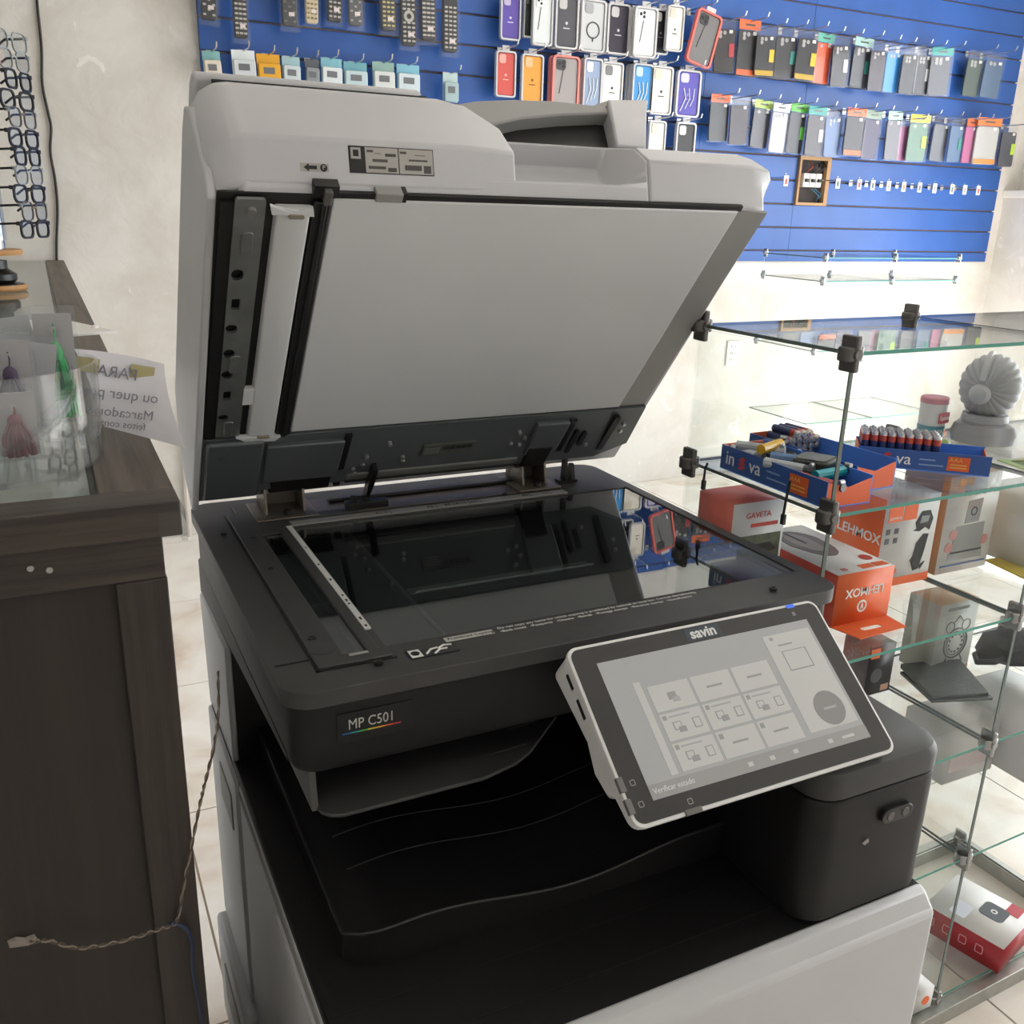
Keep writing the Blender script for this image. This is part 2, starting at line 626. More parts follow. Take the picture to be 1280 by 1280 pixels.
# --- right tower
tw = B()
def tower_ring(z, g=0.0):
    q = rrect(0.162 - 2 * g, 0.625 - 2 * g, 0.028, 5, 0.510, 0.157)
    return [(x, y, z) for x, y in q]
tw.loft([tower_ring(-0.259), tower_ring(-0.128)])
tower = P(tw, 'tower', M_BLK, bevel=0.002)
tt = B()
tt.loft([tower_ring(-0.1255), tower_ring(-0.108), tower_ring(-0.101, 0.003), tower_ring(-0.098, 0.008)])
P(tt, 'tower_top', M_DGR)
port = P(B().prism(rrect(0.040, 0.015, 0.0074, 6, 0.527, -0.158), -0.1605, -0.150, axis=1), 'port_cover', M_BLK2, bevel=0.001)
for dx in (-0.0095, 0.0095):
    B().lathe([(0.0, -0.1612), (0.0042, -0.1612), (0.0050, -0.1600), (0.0050, -0.158)], 14, (0.527 + dx, 0, -0.158), axis=1).build('port_dimple', mat('port grey', '#55534f', 0.3, 0.3), port)
P(B().prism([(0.490, -0.182), (0.4975, -0.179), (0.499, -0.183), (0.494, -0.1855)], -0.1565, -0.1555, axis=1), 'torn_label_corner', mat('torn label white', '#8f8d88', 0.6))

# --- scanner unit
sb = B()
def srr(g, z):
    q = rrect(W - 2 * g, D - 2 * g, 0.022, 5, W / 2, D / 2)
    return [(x, y, z) for x, y in q]
sb.loft([srr(0.006, -0.079), srr(0.004, -0.0735), srr(0.004, -0.0175)])
sbo = P(sb, 'scanner_body', M_BLK)
P(B().prism([(0.03, -0.079), (0.522, -0.117), (0.522, -0.07), (0.03, -0.07)], 0.0035, 0.05, axis=0), 'scanner_side', M_BLK, bevel=0.002)
sc = B()
out = rrect(W + 0.004, D + 0.004, 0.026, 6, W / 2, D / 2)
hole = [(0.101, 0.056), (0.574, 0.056), (0.574, 0.401), (0.101, 0.401)]
hole2 = [(0.060, 0.050), (0.081, 0.050), (0.081, 0.380), (0.060, 0.380)]
sc.plate(out, [hole, hole2], -0.016, -0.0005)
cover = P(sc, 'scanner_cover', M_DGR, bevel=0.0025)
# raised feeder-glass cover on the left with its stepped outline
rc = B()
rc.plate([(0.034, 0.033), (0.099, 0.033), (0.099, 0.047), (0.092, 0.050), (0.092, 0.402), (0.10, 0.402), (0.10, 0.418), (0.19, 0.425), (0.19, 0.44), (0.075, 0.44), (0.075, 0.505), (0.046, 0.505), (0.046, 0.468), (0.034, 0.468)], [hole2], -0.0006, 0.0022)
P(rc, 'feeder_glass_cover', M_DGR, bevel=0.001)
sm = B()
for a in ([(0.0312, 0.030), (0.0335, 0.030), (0.0335, 0.470), (0.0312, 0.470)], [(0.0312, 0.030), (0.102, 0.030), (0.102, 0.0325), (0.0312, 0.0325)], [(0.0312, 0.468), (0.0455, 0.468), (0.0455, 0.4705), (0.0312, 0.4705)]):
    sm.prism(a, -0.0005, 0.0004)
P(sm, 'cover_seam', M_VOID)
P(B().box(0.002, 0.0315, 0.0535, 0.055, -0.001, 0.0003), 'cover_seam', M_VOID)
# glass, carriage and the dark bed under it
M_PLATEN = glass('platen glass', (0.66, 0.71, 0.72), 2.8)
P(B().box(0.1015, 0.5735, 0.0565, 0.4005, -0.0050, -0.0020), 'platen_glass', M_PLATEN)
P(B().box(0.0605, 0.0805, 0.0505, 0.3795, -0.0030, -0.0005), 'feeder_glass', M_PLATEN)
P(B().box(0.055, 0.58, 0.045, 0.41, -0.062, -0.058), 'scan_bed', mat('scan bed black', '#3a4246', 0.5))
P(B().box(0.112, 0.190, 0.058, 0.399, -0.040, -0.018), 'scan_carriage', mat('carriage black', '#131313', 0.35), bevel=0.002)
P(B().tube([(0.168, 0.058, -0.016), (0.168, 0.399, -0.016)], 0.0022, 10), 'carriage_rod', M_STEEL)
P(B().box(0.067, 0.073, 0.055, 0.375, -0.02, -0.012), 'feeder_sensor_bar', M_BLK2)
for yy in (0.15, 0.25, 0.33):
    P(B().lathe([(0, -0.0176), (0.0022, -0.0176), (0.0022, -0.019)], 10, (0.128, yy, 0)), 'carriage_screw', M_SCREW)
q1, q2 = at(520, 741, 2, ZT - 0.014), at(742, 706, 2, ZT - 0.014)  # added rod and bar stand in for a bright line reflected in the glass
P(B().tube([(q1.x, q1.y, -0.014), (q2.x, q1.y, -0.014)], 0.0022, 10), 'glass_glint_rod', mat('glint chrome', '#d8d2c6', 0.15, 0.9))
P(B().box(q1.x - 0.004, q2.x, q1.y + 0.004, q1.y + 0.018, -0.022, -0.016), 'glass_glint_bar', mat('glint bar grey', '#8f8c88', 0.4))
# white guide strip and the size ruler
st = P(B().box(0.0925, 0.0985, 0.092, 0.400, 0.0, 0.0018), 'guide_strip', mat('strip white', '#c9c9c6', 0.5))
for yy, ll in ((0.096, 0.004), (0.112, 0.006), (0.150, 0.003), (0.158, 0.005), (0.172, 0.003), (0.215, 0.005), (0.262, 0.003), (0.318, 0.002)):
    B().box(0.0945, 0.0965, yy, yy + ll, 0.0018, 0.0021).build('strip_mark', M_INKB, st)
rl = P(B().prism([(0.098, 0.4015), (0.480, 0.4015), (0.480, 0.416), (0.098, 0.416)], 0.0, 0.0016), 'size_ruler', mat('ruler grey', '#8b8a86', 0.5))
for i, (x, t) in enumerate(((0.225, '51/2'), (0.288, 'A5'), (0.312, 'B5'), (0.334, '81/2'), (0.350, 'A4'), (0.425, 'B4'), (0.455, '14'))):
    B().box(x, x + 0.0006, 0.4015, 0.414, 0.0016, 0.0019).build('ruler_mark', M_INKB, rl)
    text('ruler_letters', t, 0.0085, M_INKB, rl, (x - 0.003, 0.409, 0.0017), align='RIGHT')
# rear ledge between the hinges
P(B().box(0.135, 0.44, 0.428, 0.495, -0.001, 0.0012), 'rear_ledge', mat('rear ledge metal', '#5a514c', 0.38, 0.4), bevel=0.001)
P(B().box(0.165, 0.43, 0.470, 0.486, 0.001, 0.006), 'rear_rail', M_BLK2, bevel=0.002)
sn = P(B().box(0.178, 0.232, 0.432, 0.448, 0.001, 0.010), 'lid_sensor', M_BLK2, bevel=0.001)
B().box(0.186, 0.192, 0.434, 0.446, 0.009, 0.016).build('sensor_post', M_BLK2, sn)
B().box(0.198, 0.206, 0.434, 0.446, 0.009, 0.015).build('sensor_post', M_BLK2, sn)
# screws in the cover
for x, y, r in ((0.020, 0.40, 0.0036), (0.048, 0.372, 0.003), (0.046, 0.27, 0.003), (0.043, 0.09, 0.0042), (0.083, 0.024, 0.0042), (0.512, 0.022, 0.0042), (0.395, 0.425, 0.004)):
    s_ = P(B().lathe([(0, 0.0004), (r, 0.0004), (r, 0.0028), (r * 0.6, 0.0028), (r * 0.45, 0.0014), (0, 0.0014)], 16, (x, y, 0.0)), 'cover_screw', M_BLK2)
P(B().lathe([(0, 0.0), (0.012, 0.0), (0.012, 0.0026), (0.011, 0.0028), (0, 0.0028)], 24, (0.046, 0.066, 0)), 'round_cap', M_DGR)
for y, r in ((0.044, 0.0035), (0.0438, 0.0028)):
    P(B().box(0.064, 0.081, 0.0435, 0.0475, 0.0020, 0.0026), 'white_tab', mat('tab grey', '#96958f', 0.5))
    break
# stickers on the front of the cover
st1 = P(B().box(0.152, 0.200, 0.040, 0.0485, 0.0, 0.0004), 'sticker', mat('sticker silver', '#b4b3ae', 0.5))
text('sticker_letters', 'Prohibited Copying', 0.0058, M_INKB, st1, (0.1545, 0.0443, 0.0004))
tl = P(B().box(0.205, 0.48, 0.0535, 0.0545, -0.0004, 0.0001), 'printed_notice', M_DGR)
text('notice_letters', 'Do not copy any items for which copying is prohibited by national or local law. Consult the following', 0.0055, M_INK, tl, (0.206, 0.0485, 0.0001), ext=0.0001)
text('notice_letters', '\u2022Bank notes   \u2022Passports   \u2022Checks   \u2022Bonds   \u2022Postage stamps   \u2022Revenue stamps   \u2022Identification', 0.0055, M_INK, tl, (0.206, 0.0415, 0.0001), ext=0.0001)
st2 = P(B().box(0.112, 0.157, 0.021, 0.037, 0.0, 0.0004), 'sticker', mat('sticker dark', '#2a2a2a', 0.45))
B().box(0.113, 0.1235, 0.022, 0.036, 0.0003, 0.0007).build('icon_field', M_INK, st2)
B().prism(circle(0.004, 14, 0.118, 0.029), 0.0006, 0.0010).build('icon', M_INKB, st2)
for a, b_ in (((0.127, 0.025), (0.140, 0.033)), ((0.134, 0.023), (0.148, 0.029)), ((0.140, 0.031), (0.154, 0.034))):
    B().tube([(a[0], a[1], 0.0006), ((a[0] + b_[0]) / 2, (a[1] + b_[1]) / 2 + 0.003, 0.0006), (b_[0], b_[1], 0.0006)], 0.0010, 5).build('icon_line', M_INK, st2)
# front badge
fb = P(B().box(0.040, 0.106, 0.0030, 0.0042, -0.0555, -0.028), 'badge', M_BLK)
text('badge_letters', 'MP C501', 0.0132, mat('badge silver', '#b8b8b4', 0.4), fb, (0.0490, 0.0029, -0.0395), (PI / 2, 0, 0), sx=0.82)
for i, c in enumerate(('#1e5fa0', '#2b9a9a', '#4ea04a', '#c8c03a', '#e0a030', '#cf5a34', '#b03040')):
    B().box(0.0440 + i * 0.0073, 0.0440 + (i + 1) * 0.0073, 0.0024, 0.0032, -0.0474, -0.0463).build('rainbow_stripe', mat('stripe' + str(i), c, 0.5), fb)

# --- inner one-bin tray under the scanner
sh = B()
outl = [(0.022, 0.42), (0.022, 0.012), (0.024, 0.003), (0.030, -0.004), (0.040, -0.008), (0.17, -0.009), (0.205, -0.002), (0.225, 0.008), (0.275, 0.050), (0.300, 0.10), (0.300, 0.42)]
def shz(x, y):
    return -0.116 + max(0, x - 0.15) * 0.06 + max(0, 0.10 - x) * 0.0
sh.loft([[(x, y, shz(x, y) - 0.0035) for x, y in outl], [(x, y, shz(x, y)) for x, y in outl]])
sho = P(sh, 'inner_tray', M_DGR, bevel=0.001)
for yy, xa, xb in ((0.02, 0.085, 0.225), (0.05, 0.08, 0.25), (0.08, 0.078, 0.27)):
    B().tube([(xa, yy, shz(xa, yy) + 0.0005), (0.15, yy, shz(0.15, yy) + 0.0005), (xb, yy, shz(xb, yy) + 0.0005)], 0.0009, 6).build('tray_rib', M_DGR, sho)
P(B().prism([(0.018, -0.079), (0.40, -0.10), (0.40, -0.119), (0.01, -0.119)], 0.018, 0.0235, axis=0), 'inner_tray_end', mat('tray end grey', '#4a4947', 0.5))

# --- lid hinges
for hx0, hx1 in ((0.078, 0.128), (0.432, 0.470)):
    h = B()
    h.box(hx0 - 0.014, hx1 + 0.012, 0.425, 0.500, 0.0, 0.0035)
    hinge = P(h, 'hinge', mat('hinge metal', '#6f685f', 0.4, 0.6), bevel=0.001)
    for xs in (hx0, hx1 - 0.003):
        B().prism([(0.445, 0.003), (0.500, 0.003), (0.500, 0.035), (0.488, 0.058), (0.462, 0.062), (0.452, 0.040)], xs, xs + 0.003, axis=0).build('hinge_cheek', mat('hinge metal', '#6f685f'), hinge)
    B().box(hx0, hx1, 0.486, 0.490, 0.003, 0.045).build('hinge_back', mat('hinge metal', '#6f685f'), hinge)
    B().tube([(hx0, 0.475, 0.045), (hx1, 0.475, 0.045)], 0.011, 14).build('hinge_barrel', M_BLK2, hinge)
    B().lathe([(0, 0.0), (0.005, 0.0), (0.005, 0.006), (0, 0.006)], 12, ((hx0 + hx1) / 2, 0.438, 0.003)).build('hinge_bolt', M_BLK2, hinge)
hb = P(B().box(0.492, 0.520, 0.445, 0.462, 0.0, 0.004), 'lid_switch', M_BLK2)
B().prism([(0.446, 0.003), (0.460, 0.003), (0.457, 0.040), (0.450, 0.040)], 0.500, 0.505, axis=0).build('switch_arm', M_BLK2, hb)
B().prism([(0.446, 0.003), (0.460, 0.003), (0.458, 0.026), (0.452, 0.026)], 0.511, 0.517, axis=0).build('switch_arm', M_BLK2, hb)
cb = P(B().tube([(0.468, 0.494, 0.006), (0.476, 0.500, 0.025), (0.488, 0.497, 0.038), (0.500, 0.488, 0.046)], 0.004, 8), 'lid_cable', M_GRY2)

# --- the raised lid: local x = width, y = -(distance from hinge), z = outward
TH = math.radians(50.7)
def lidprof(pts):
    return [(-v, w_) for v, w_ in pts]
LX1 = 0.598
lb = B()
full = [(0.0, 0.0), (0.464, 0.0), (0.4755, 0.014), (0.4837, 0.024), (0.491, 0.033), (0.484, 0.062), (0.470, 0.074), (0.03, 0.074), (0.0, 0.05)]
pock = [(0.0, 0.0), (0.464, 0.0), (0.4755, 0.014), (0.452, 0.030), (0.455, 0.060), (0.480, 0.0665), (0.470, 0.074), (0.03, 0.074), (0.0, 0.05)]
lb.loft([[(x, -(v - (0.034 if x < 0.01 and v > 0.3 else 0)), w_) for v, w_ in pr_] for x, pr_ in ((0.002, full), (0.024, full), (0.200, full), (0.207, pock), (0.398, pock), (0.432, full))])
rings = []
for x, dv, dw in ((0.432, 0, 0), (0.565, 0, 0), (0.590, 0.004, 0.002), (0.600, 0.016, 0.012)):
    rings.append([(x + (0.004 if w_ == 0.033 and x > 0.58 else 0) - (0.008 if w_ < 0.03 and v > 0.3 and x > 0.58 else 0), -(v - (dv if v > 0.3 else -0.002)), w_ - (dw if w_ > 0.04 else 0)) for v, w_ in full])
lb.loft(rings)
lid = lb.build('lid', M_GRY, pr, (-PX, 0.475 - PY, 0.020 + ZT), (-TH, 0, 0), bevel=0.003)
def LP(b, name, mt, bevel=0.0, seg=2):
    return b.build(name, mt, lid, bevel=bevel, seg=seg)
# pocket end walls
# feeder housing on the left
fh = B()
prof = [(0.020, 0.010), (0.468, 0.004), (0.4935, 0.034), (0.489, 0.106), (0.482, 0.122), (0.470, 0.136), (0.452, 0.146), (0.070, 0.146), (0.035, 0.130), (0.020, 0.095)]
def fring(x, wm, dv=0.0, low=0.0):
    return [(x, -(v - dv * (1 if v > 0.3 else -1)), min(max(w_, low), wm)) for v, w_ in prof]
fh.loft([fring(-0.002, 0.108, 0.022), fring(0.006, 0.120, 0.010), fring(0.018, 0.136, 0.002), fring(0.030, 0.146, 0.0), fring(0.205, 0.146), fring(0.230, 0.144, 0.0), fring(0.252, 0.116, 0.001), fring(0.281, 0.076, 0.0025)])
LP(fh, 'feeder_cover', M_GRY, bevel=0.003)
sp_ = B()
sp_.prism(lidprof([(0.0, -0.012), (0.455, 0.0), (0.466, 0.02), (0.470, 0.10), (0.455, 0.122), (0.43, 0.128), (0.06, 0.128), (0.02, 0.10), (-0.004, 0.05)]), -0.0055, 0.0025, axis=0)
LP(sp_, 'feeder_side_panel', M_GRY, bevel=0.002)
rimb = B()
rimb.prism(lidprof([(0.476, 0.1375), (0.474, 0.148), (0.458, 0.1565), (0.08, 0.156), (0.04, 0.136), (0.04, 0.128), (0.43, 0.128)]), 0.004, 0.222, axis=0)
LP(rimb, 'feeder_top_cover', M_GRY, bevel=0.004)
LP(B().prism(lidprof([(0.4735, 0.1340), (0.4735, 0.1385), (0.43, 0.1385), (0.43, 0.1340)]), 0.020, 0.226, axis=0), 'feeder_seam', M_VOID)
# original table and its guide above the right half
ot = B()
rings = []
for x, top, bot in ((0.255, 0.160, 0.118), (0.30, 0.174, 0.133), (0.345, 0.182, 0.150), (0.40, 0.186, 0.162), (0.452, 0.184, 0.170), (0.50, 0.179, 0.170)):
    rings.append([(x, -0.450, bot), (x, -0.450, top), (x, -0.10, top - 0.01), (x, -0.10, bot - 0.01)])
ot.loft(rings)
LP(ot, 'original_table', M_GRY2, bevel=0.002)
LP(B().prism([(0.262, 0.072), (0.47, 0.072), (0.47, 0.175), (0.40, 0.165), (0.345, 0.152), (0.30, 0.134), (0.262, 0.12)], -0.435, -0.12, axis=1), 'table_underside', M_BLK)
gd = B()
gd.loft([[(0.446, -0.452, 0.110), (0.485, -0.452, 0.110), (0.485, -0.25, 0.110), (0.446, -0.25, 0.110)],
         [(0.464, -0.456, 0.178), (0.520, -0.456, 0.186), (0.520, -0.25, 0.186), (0.464, -0.25, 0.178)],
         [(0.472, -0.452, 0.194), (0.533, -0.450, 0.204), (0.533, -0.25, 0.204), (0.472, -0.25, 0.194)],
         [(0.480, -0.444, 0.200), (0.530, -0.443, 0.208), (0.530, -0.25, 0.208), (0.480, -0.25, 0.200)]])
gdo = LP(gd, 'document_guide', M_GRY, bevel=0.003)
LP(B().prism([(0.440, 0.180), (0.472, 0.196), (0.478, 0.200), (0.468, 0.186), (0.452, 0.176)], -0.449, -0.40, axis=1), 'guide_lip', M_GRY2)
# underside: pad, rails, cavity
LP(B().box(0.100, 0.546, -0.461, -0.131, -0.0045, 0.001), 'pressure_pad', M_PAD, bevel=0.0015)
LP(B().box(0.546, 0.588, -0.459, -0.131, -0.0025, 0.001), 'pad_border', M_GRY2)
LP(B().box(0.002, 0.100, -0.4625, -0.130, -0.0012, 0.001), 'feeder_cavity', M_VOID)
LP(B().box(0.094, 0.550, -0.4665, -0.4605, -0.0030, 0.001), 'pad_gap', M_VOID)
ra = B()
ra.box(0.0835, 0.0985, -0.458, -0.128, -0.006, -0.001)
ra.box(0.0900, 0.0945, -0.458, -0.128, -0.009, -0.006)
LP(ra, 'feeder_rail', M_BLK2, bevel=0.001)
wp = B()
wp.prism([(0.050, 0.0), (0.052, -0.007), (0.067, -0.010), (0.080, -0.009), (0.083, 0.0)], -0.452, -0.127, axis=1)
wpo = LP(wp, 'white_guide_plate', M_PAD, bevel=0.0015)
for yy in (-0.446, -0.134):
    B().prism(rrect(0.014, 0.004, 0.0018, 4, 0.068, yy), -0.0115, -0.0088).build('guide_slot', mat('slot beige', '#8c8474', 0.5), wpo)
B().box(0.041, 0.052, -0.215, -0.190, -0.008, -0.002).build('guide_clip', M_PAD, wpo)
B().prism([(0.045, -0.456), (0.062, -0.450), (0.082, -0.455), (0.084, -0.446), (0.047, -0.447)], -0.010, -0.006).build('guide_ear', M_PAD, wpo)
B().prism([(0.038, -0.134), (0.050, -0.126), (0.082, -0.124), (0.088, -0.131)], -0.010, -0.004).build('guide_ear', M_PAD, wpo)
mp_ = B()
def slot(cx, cy, w_, h_, r):
    return rrect(w_, h_, r, 4, cx, cy)
holes = [slot(0.0235, -0.375, 0.011, 0.013, 0.005), slot(0.0245, -0.338, 0.008, 0.014, 0.001), slot(0.0225, -0.305, 0.011, 0.012, 0.005), slot(0.0225, -0.238, 0.011, 0.012, 0.005),
         slot(0.0245, -0.205, 0.008, 0.014, 0.001), slot(0.0225, -0.168, 0.011, 0.011, 0.005), slot(0.0225, -0.270, 0.011, 0.012, 0.005)]
mp_.plate(rrect(0.026, 0.326, 0.003, 3, 0.029, -0.297), holes, -0.0065, -0.0030)
mpo = LP(mp_, 'steel_channel', M_STEEL)
for yy in (-0.412, -0.272 + 0.018, -0.148):
    B().prism(rrect(0.010, 0.026, 0.003, 4, 0.029, yy), -0.0078, -0.0060).build('pressed_rib', M_STEEL, mpo, bevel=0.0006)
B().lathe([(0, -0.010), (0.004, -0.010), (0.0045, -0.006)], 12, (0.030, -0.448, 0)).build('screw', M_SCREW, mpo)
LP(B().box(0.0045, 0.0165, -0.455, -0.130, -0.005, -0.0005), 'feeder_gasket', M_BLK2)
# front bar tabs, arrows and the jam diagram
tb_ = B()
tb_.box(0.082, 0.104, -0.474, -0.462, -0.004, 0.006)
LP(tb_, 'release_notch', M_BLK2)
LP(B().box(0.0905, 0.0975, -0.472, -0.458, -0.010, 0.004), 'release_lever', mat('lever grey', '#55524f', 0.5), bevel=0.001)
LP(B().box(0.138, 0.163, -0.4695, -0.460, -0.006, 0.005), 'front_tab', M_GRY2, bevel=0.001)
LP(B().box(0.163, 0.167, -0.4695, -0.460, -0.005, 0.005), 'front_notch', M_BLK2)
# frame of the sloping front face: x along width, y up the face
fa = math.atan2(0.030, 0.0255)
def on_face(x, s_, up=0.0006):
    """point on the sloping lower front face, s_ metres up from its lower edge"""
    return (x, -(0.468 + s_ * math.cos(fa)) - up * math.sin(fa), 0.004 + s_ * math.sin(fa) - up * math.cos(fa))
def face_plate(name, x0, x1, s0, s1, up, mt, parent):
    a = [on_face(x0, s0, up), on_face(x1, s0, up), on_face(x1, s1, up), on_face(x0, s1, up)]
    c = [on_face(x0, s0, -0.0006), on_face(x1, s0, -0.0006), on_face(x1, s1, -0.0006), on_face(x0, s1, -0.0006)]
    return B().loft([c, a]).build(name, mt, parent)
M_LABEL = mat('diagram grey', '#aaa7a2', 0.6)
jd = face_plate('jam_diagram', 0.1165, 0.196, 0.0120, 0.0350, 0.0004, M_INKB, lid)
face_plate('diagram_field', 0.1315, 0.162, 0.0128, 0.0342, 0.0007, M_LABEL, jd)
face_plate('diagram_field', 0.1630, 0.1952, 0.0128, 0.0342, 0.0007, M_LABEL, jd)
face_plate('icon_field', 0.1185, 0.1275, 0.0240, 0.0335, 0.0007, M_LABEL, jd)
face_plate('icon', 0.1205, 0.1255, 0.0260, 0.0315, 0.0010, M_INKB, jd)
for (xa, sa, xb, sb_) in ((0.133, 0.030, 0.139, 0.0335), (0.152, 0.014, 0.160, 0.019), (0.164, 0.030, 0.170, 0.0335), (0.186, 0.014, 0.193, 0.022), (0.134, 0.016, 0.150, 0.020), (0.138, 0.022, 0.152, 0.026), (0.150, 0.027, 0.160, 0.031), (0.140, 0.029, 0.146, 0.031), (0.168, 0.016, 0.184, 0.022), (0.172, 0.024, 0.190, 0.027), (0.178, 0.029, 0.188, 0.031)):
    face_plate('diagram_line', xa, xb, sa, sb_ - 0.0015, 0.0009, mat('diagram dark', '#4a4744', 0.6), jd)
ps = face_plate('feed_sticker', 0.073, 0.098, 0.0115, 0.0185, 0.0003, mat('sticker warm grey', '#a5a19c', 0.5), lid)
p0 = on_face(0.0915, 0.0150, 0.0006)
circ = []
for i in range(18):
    a = 2 * PI * i / 18
    circ.append((0.0935 + 0.0032 * math.cos(a), 0.0150 + 0.0032 * math.sin(a)))
B().loft([[on_face(x, s_, -0.0002) for x, s_ in circ], [on_face(x, s_, 0.0006) for x, s_ in circ]]).build('icon', M_INKB, ps)
arr = [(0.0760, 0.0150), (0.0805, 0.0184), (0.0805, 0.0165), (0.0875, 0.0165), (0.0875, 0.0135), (0.0805, 0.0135), (0.0805, 0.0116)]
B().loft([[on_face(x, s_, -0.0002) for x, s_ in arr], [on_face(x, s_, 0.0006) for x, s_ in arr]]).build('arrow', M_INKB, ps)
text('icon_letter', 'P', 0.0052, M_LABEL, ps, on_face(0.0935, 0.0150, 0.0008), (PI - fa, 0, 0), align='CENTER')
# hinge panel
hp = B()
prof = [(0.129, 0.0), (0.129, -0.006), (0.030, -0.012), (0.010, -0.006), (0.002, 0.006), (0.002, 0.04)]
rings = []
for x, cut in ((0.003, 0.0), (0.071, 0.0), (0.0715, 0.030), (0.545, 0.030), (0.590, 0.055)):
    rings.append([(x + 0.0 * v, -max(v, cut), w_) for v, w_ in prof])
hp.loft(rings)
hpo = LP(hp, 'hinge_panel', M_HPAN, bevel=0.002)
LP(B().prism([(0.006, -0.127), (0.070, -0.127), (0.070, -0.018), (0.006, -0.018)], -0.013, -0.005), 'corner_plate', M_HPAN, bevel=0.003)
LP(B().box(0.074, 0.166, -0.116, -0.045, -0.0135, -0.004), 'hinge_cover', M_HPAN, bevel=0.002)
LP(B().box(0.084, 0.160, -0.060, -0.020, -0.0120, 0.004), 'hinge_opening', M_VOID, bevel=0.002)
LP(B().box(0.166, 0.174, -0.123, -0.020, -0.0105, -0.004), 'hinge_slot', M_BLK2)
LP(B().box(0.425, 0.474, -0.116, -0.050, -0.0135, -0.004), 'hinge_cover', M_HPAN, bevel=0.002)
LP(B().box(0.428, 0.466, -0.066, -0.024, -0.0145, 0.004), 'hinge_opening', M_VOID, bevel=0.002)
LP(B().box(0.474, 0.484, -0.118, -0.050, -0.0112, -0.004), 'hinge_slot', M_BLK2)
for x0, y0_, y1_ in ((0.494, -0.095, -0.045), (0.508, -0.090, -0.060), (0.548, -0.118, -0.045)):
    LP(B().prism(rrect(0.007 if x0 < 0.52 else 0.010, y1_ - y0_, 0.003, 4, x0, (y0_ + y1_) / 2), -0.0125, -0.006), 'panel_slot', M_VOID)
LP(B().box(0.178, 0.420, -0.046, -0.033, -0.0130, -0.006), 'panel_lip', mat('lip grey', '#6c6d6b', 0.45), bevel=0.003)
LP(B().box(0.180, 0.425, -0.032, -0.024, -0.010, 0.006), 'panel_rail', M_BLK2)
for x, v_ in ((0.022, 0.105), (0.186, 0.055), (0.197, 0.062), (0.199, 0.078), (0.225, 0.100), (0.248, 0.070), (0.250, 0.062), (0.404, 0.100), (0.398, 0.078), (0.412, 0.074), (0.415, 0.088), (0.520, 0.060), (0.565, 0.10), (0.566, 0.085), (0.190, 0.045)):
    LP(B().lathe([(0, -0.0135), (0.0024, -0.0135), (0.003, -0.0115), (0.003, -0.006)], 10, (x, -v_, 0)), 'screw', M_SCREW)
bl = LP(B().box(0.272, 0.345, -0.090, -0.068, -0.0110, -0.008), 'rating_label', mat('label dark grey', '#565855', 0.5))
for i in range(16):
    xx = 0.300 + i * 0.0026
    B().box(xx, xx + (0.0016 if i % 3 else 0.0008), -0.086, -0.079, -0.0114, -0.0105).build('barcode_bar', M_INKB, bl)
for v_ in (0.072, 0.0755, 0.079, 0.0825):
    B().box(0.275, 0.296, -v_ - 0.0012, -v_, -0.0114, -0.0105).build('label_line', mat('label pale line', '#7d7f7b', 0.5), bl)
LP(B().prism([(0.2085, -0.062), (0.2145, -0.062), (0.2155, -0.030), (0.2125, 0.012), (0.2105, 0.012), (0.2075, -0.030)], -0.022, -0.010), 'sensor_flag', M_BLK2)

# --- operation panel
PT = math.atan2(0.099, 0.125)
pw, ph = 0.284, 0.160
TLp = Vector((0.233, -0.030, 0.0095))
org = TLp + Vector((0, -math.cos(PT), -math.sin(PT))) * ph       # bottom-left corner
hs = B()
fr_out = rrect(pw, ph, 0.010, 5, pw / 2, ph / 2)
fr_in = rrect(pw - 0.012, ph - 0.010, 0.012, 5, pw / 2 + 0.004, ph / 2 + 0.006)
def dep(y):
    t_ = min(max(y / ph, 0), 1)
    return -0.013 - 0.026 * t_ * t_ * (3 - 2 * t_)
hs.loft([[(x, y, dep(y)) for x, y in rrect(pw - 0.004, ph - 0.004, 0.009, 5, pw / 2, ph / 2)],
         [(x, y, -0.006) for x, y in rrect(pw - 0.002, ph - 0.002, 0.010, 5, pw / 2, ph / 2)], [(x, y, -0.005) for x, y in fr_out], [(x, y, 0.0) for x, y in fr_out]])
M_PNL = mat('panel white plastic', '#e2e2e2', 0.4)
pan = hs.build('control_panel', M_PNL, pr, Vector((-PX, -PY, ZT)) + org, (PT, 0, 0), bevel=0.001)
def CP(b, name, mt, bevel=0.0):
    return b.build(name, mt, pan, bevel=bevel)
CP(B().prism(rrect(pw - 0.006, ph - 0.006, 0.008, 5, pw / 2, ph / 2), -0.001, 0.0008), 'bezel', mat('bezel black', '#262526', 0.35))
SX0, SX1, SY0, SY1 = 0.024, 0.262, 0.018, 0.141
M_SBG = mat('screen lit backdrop', '#8f9090', 0.18, emit=0.34)
M_STL = mat('screen lit tile', '#a3a3a1', 0.18, emit=0.36)
M_SDK = mat('screen lit dark ink', '#868685', 0.2, emit=0.28)
M_SBAR = mat('screen lit bar', '#868685', 0.2, emit=0.28)
CP(B().box(SX0, SX1, SY0, SY1, 0.0003, 0.0011), 'screen', M_SBG)
def S(u, v):
    return (SX0 + (SX1 - SX0) * u, SY0 + (SY1 - SY0) * v)
def srect(name, u0, v0, u1, v1, mt, z=0.0014):
    a = S(u0, v0)
    b_ = S(u1, v1)
    return CP(B().box(a[0], b_[0], a[1], b_[1], 0.001, z), name, mt)
srect('screen_bar', 0.0, 0.0, 1.0, 0.10, M_SBAR)
srect('screen_side_tab', 0.105, 0.12, 0.135, 0.80, M_STL)
srect('screen_card', 0.745, 0.14, 0.985, 0.93, M_STL)
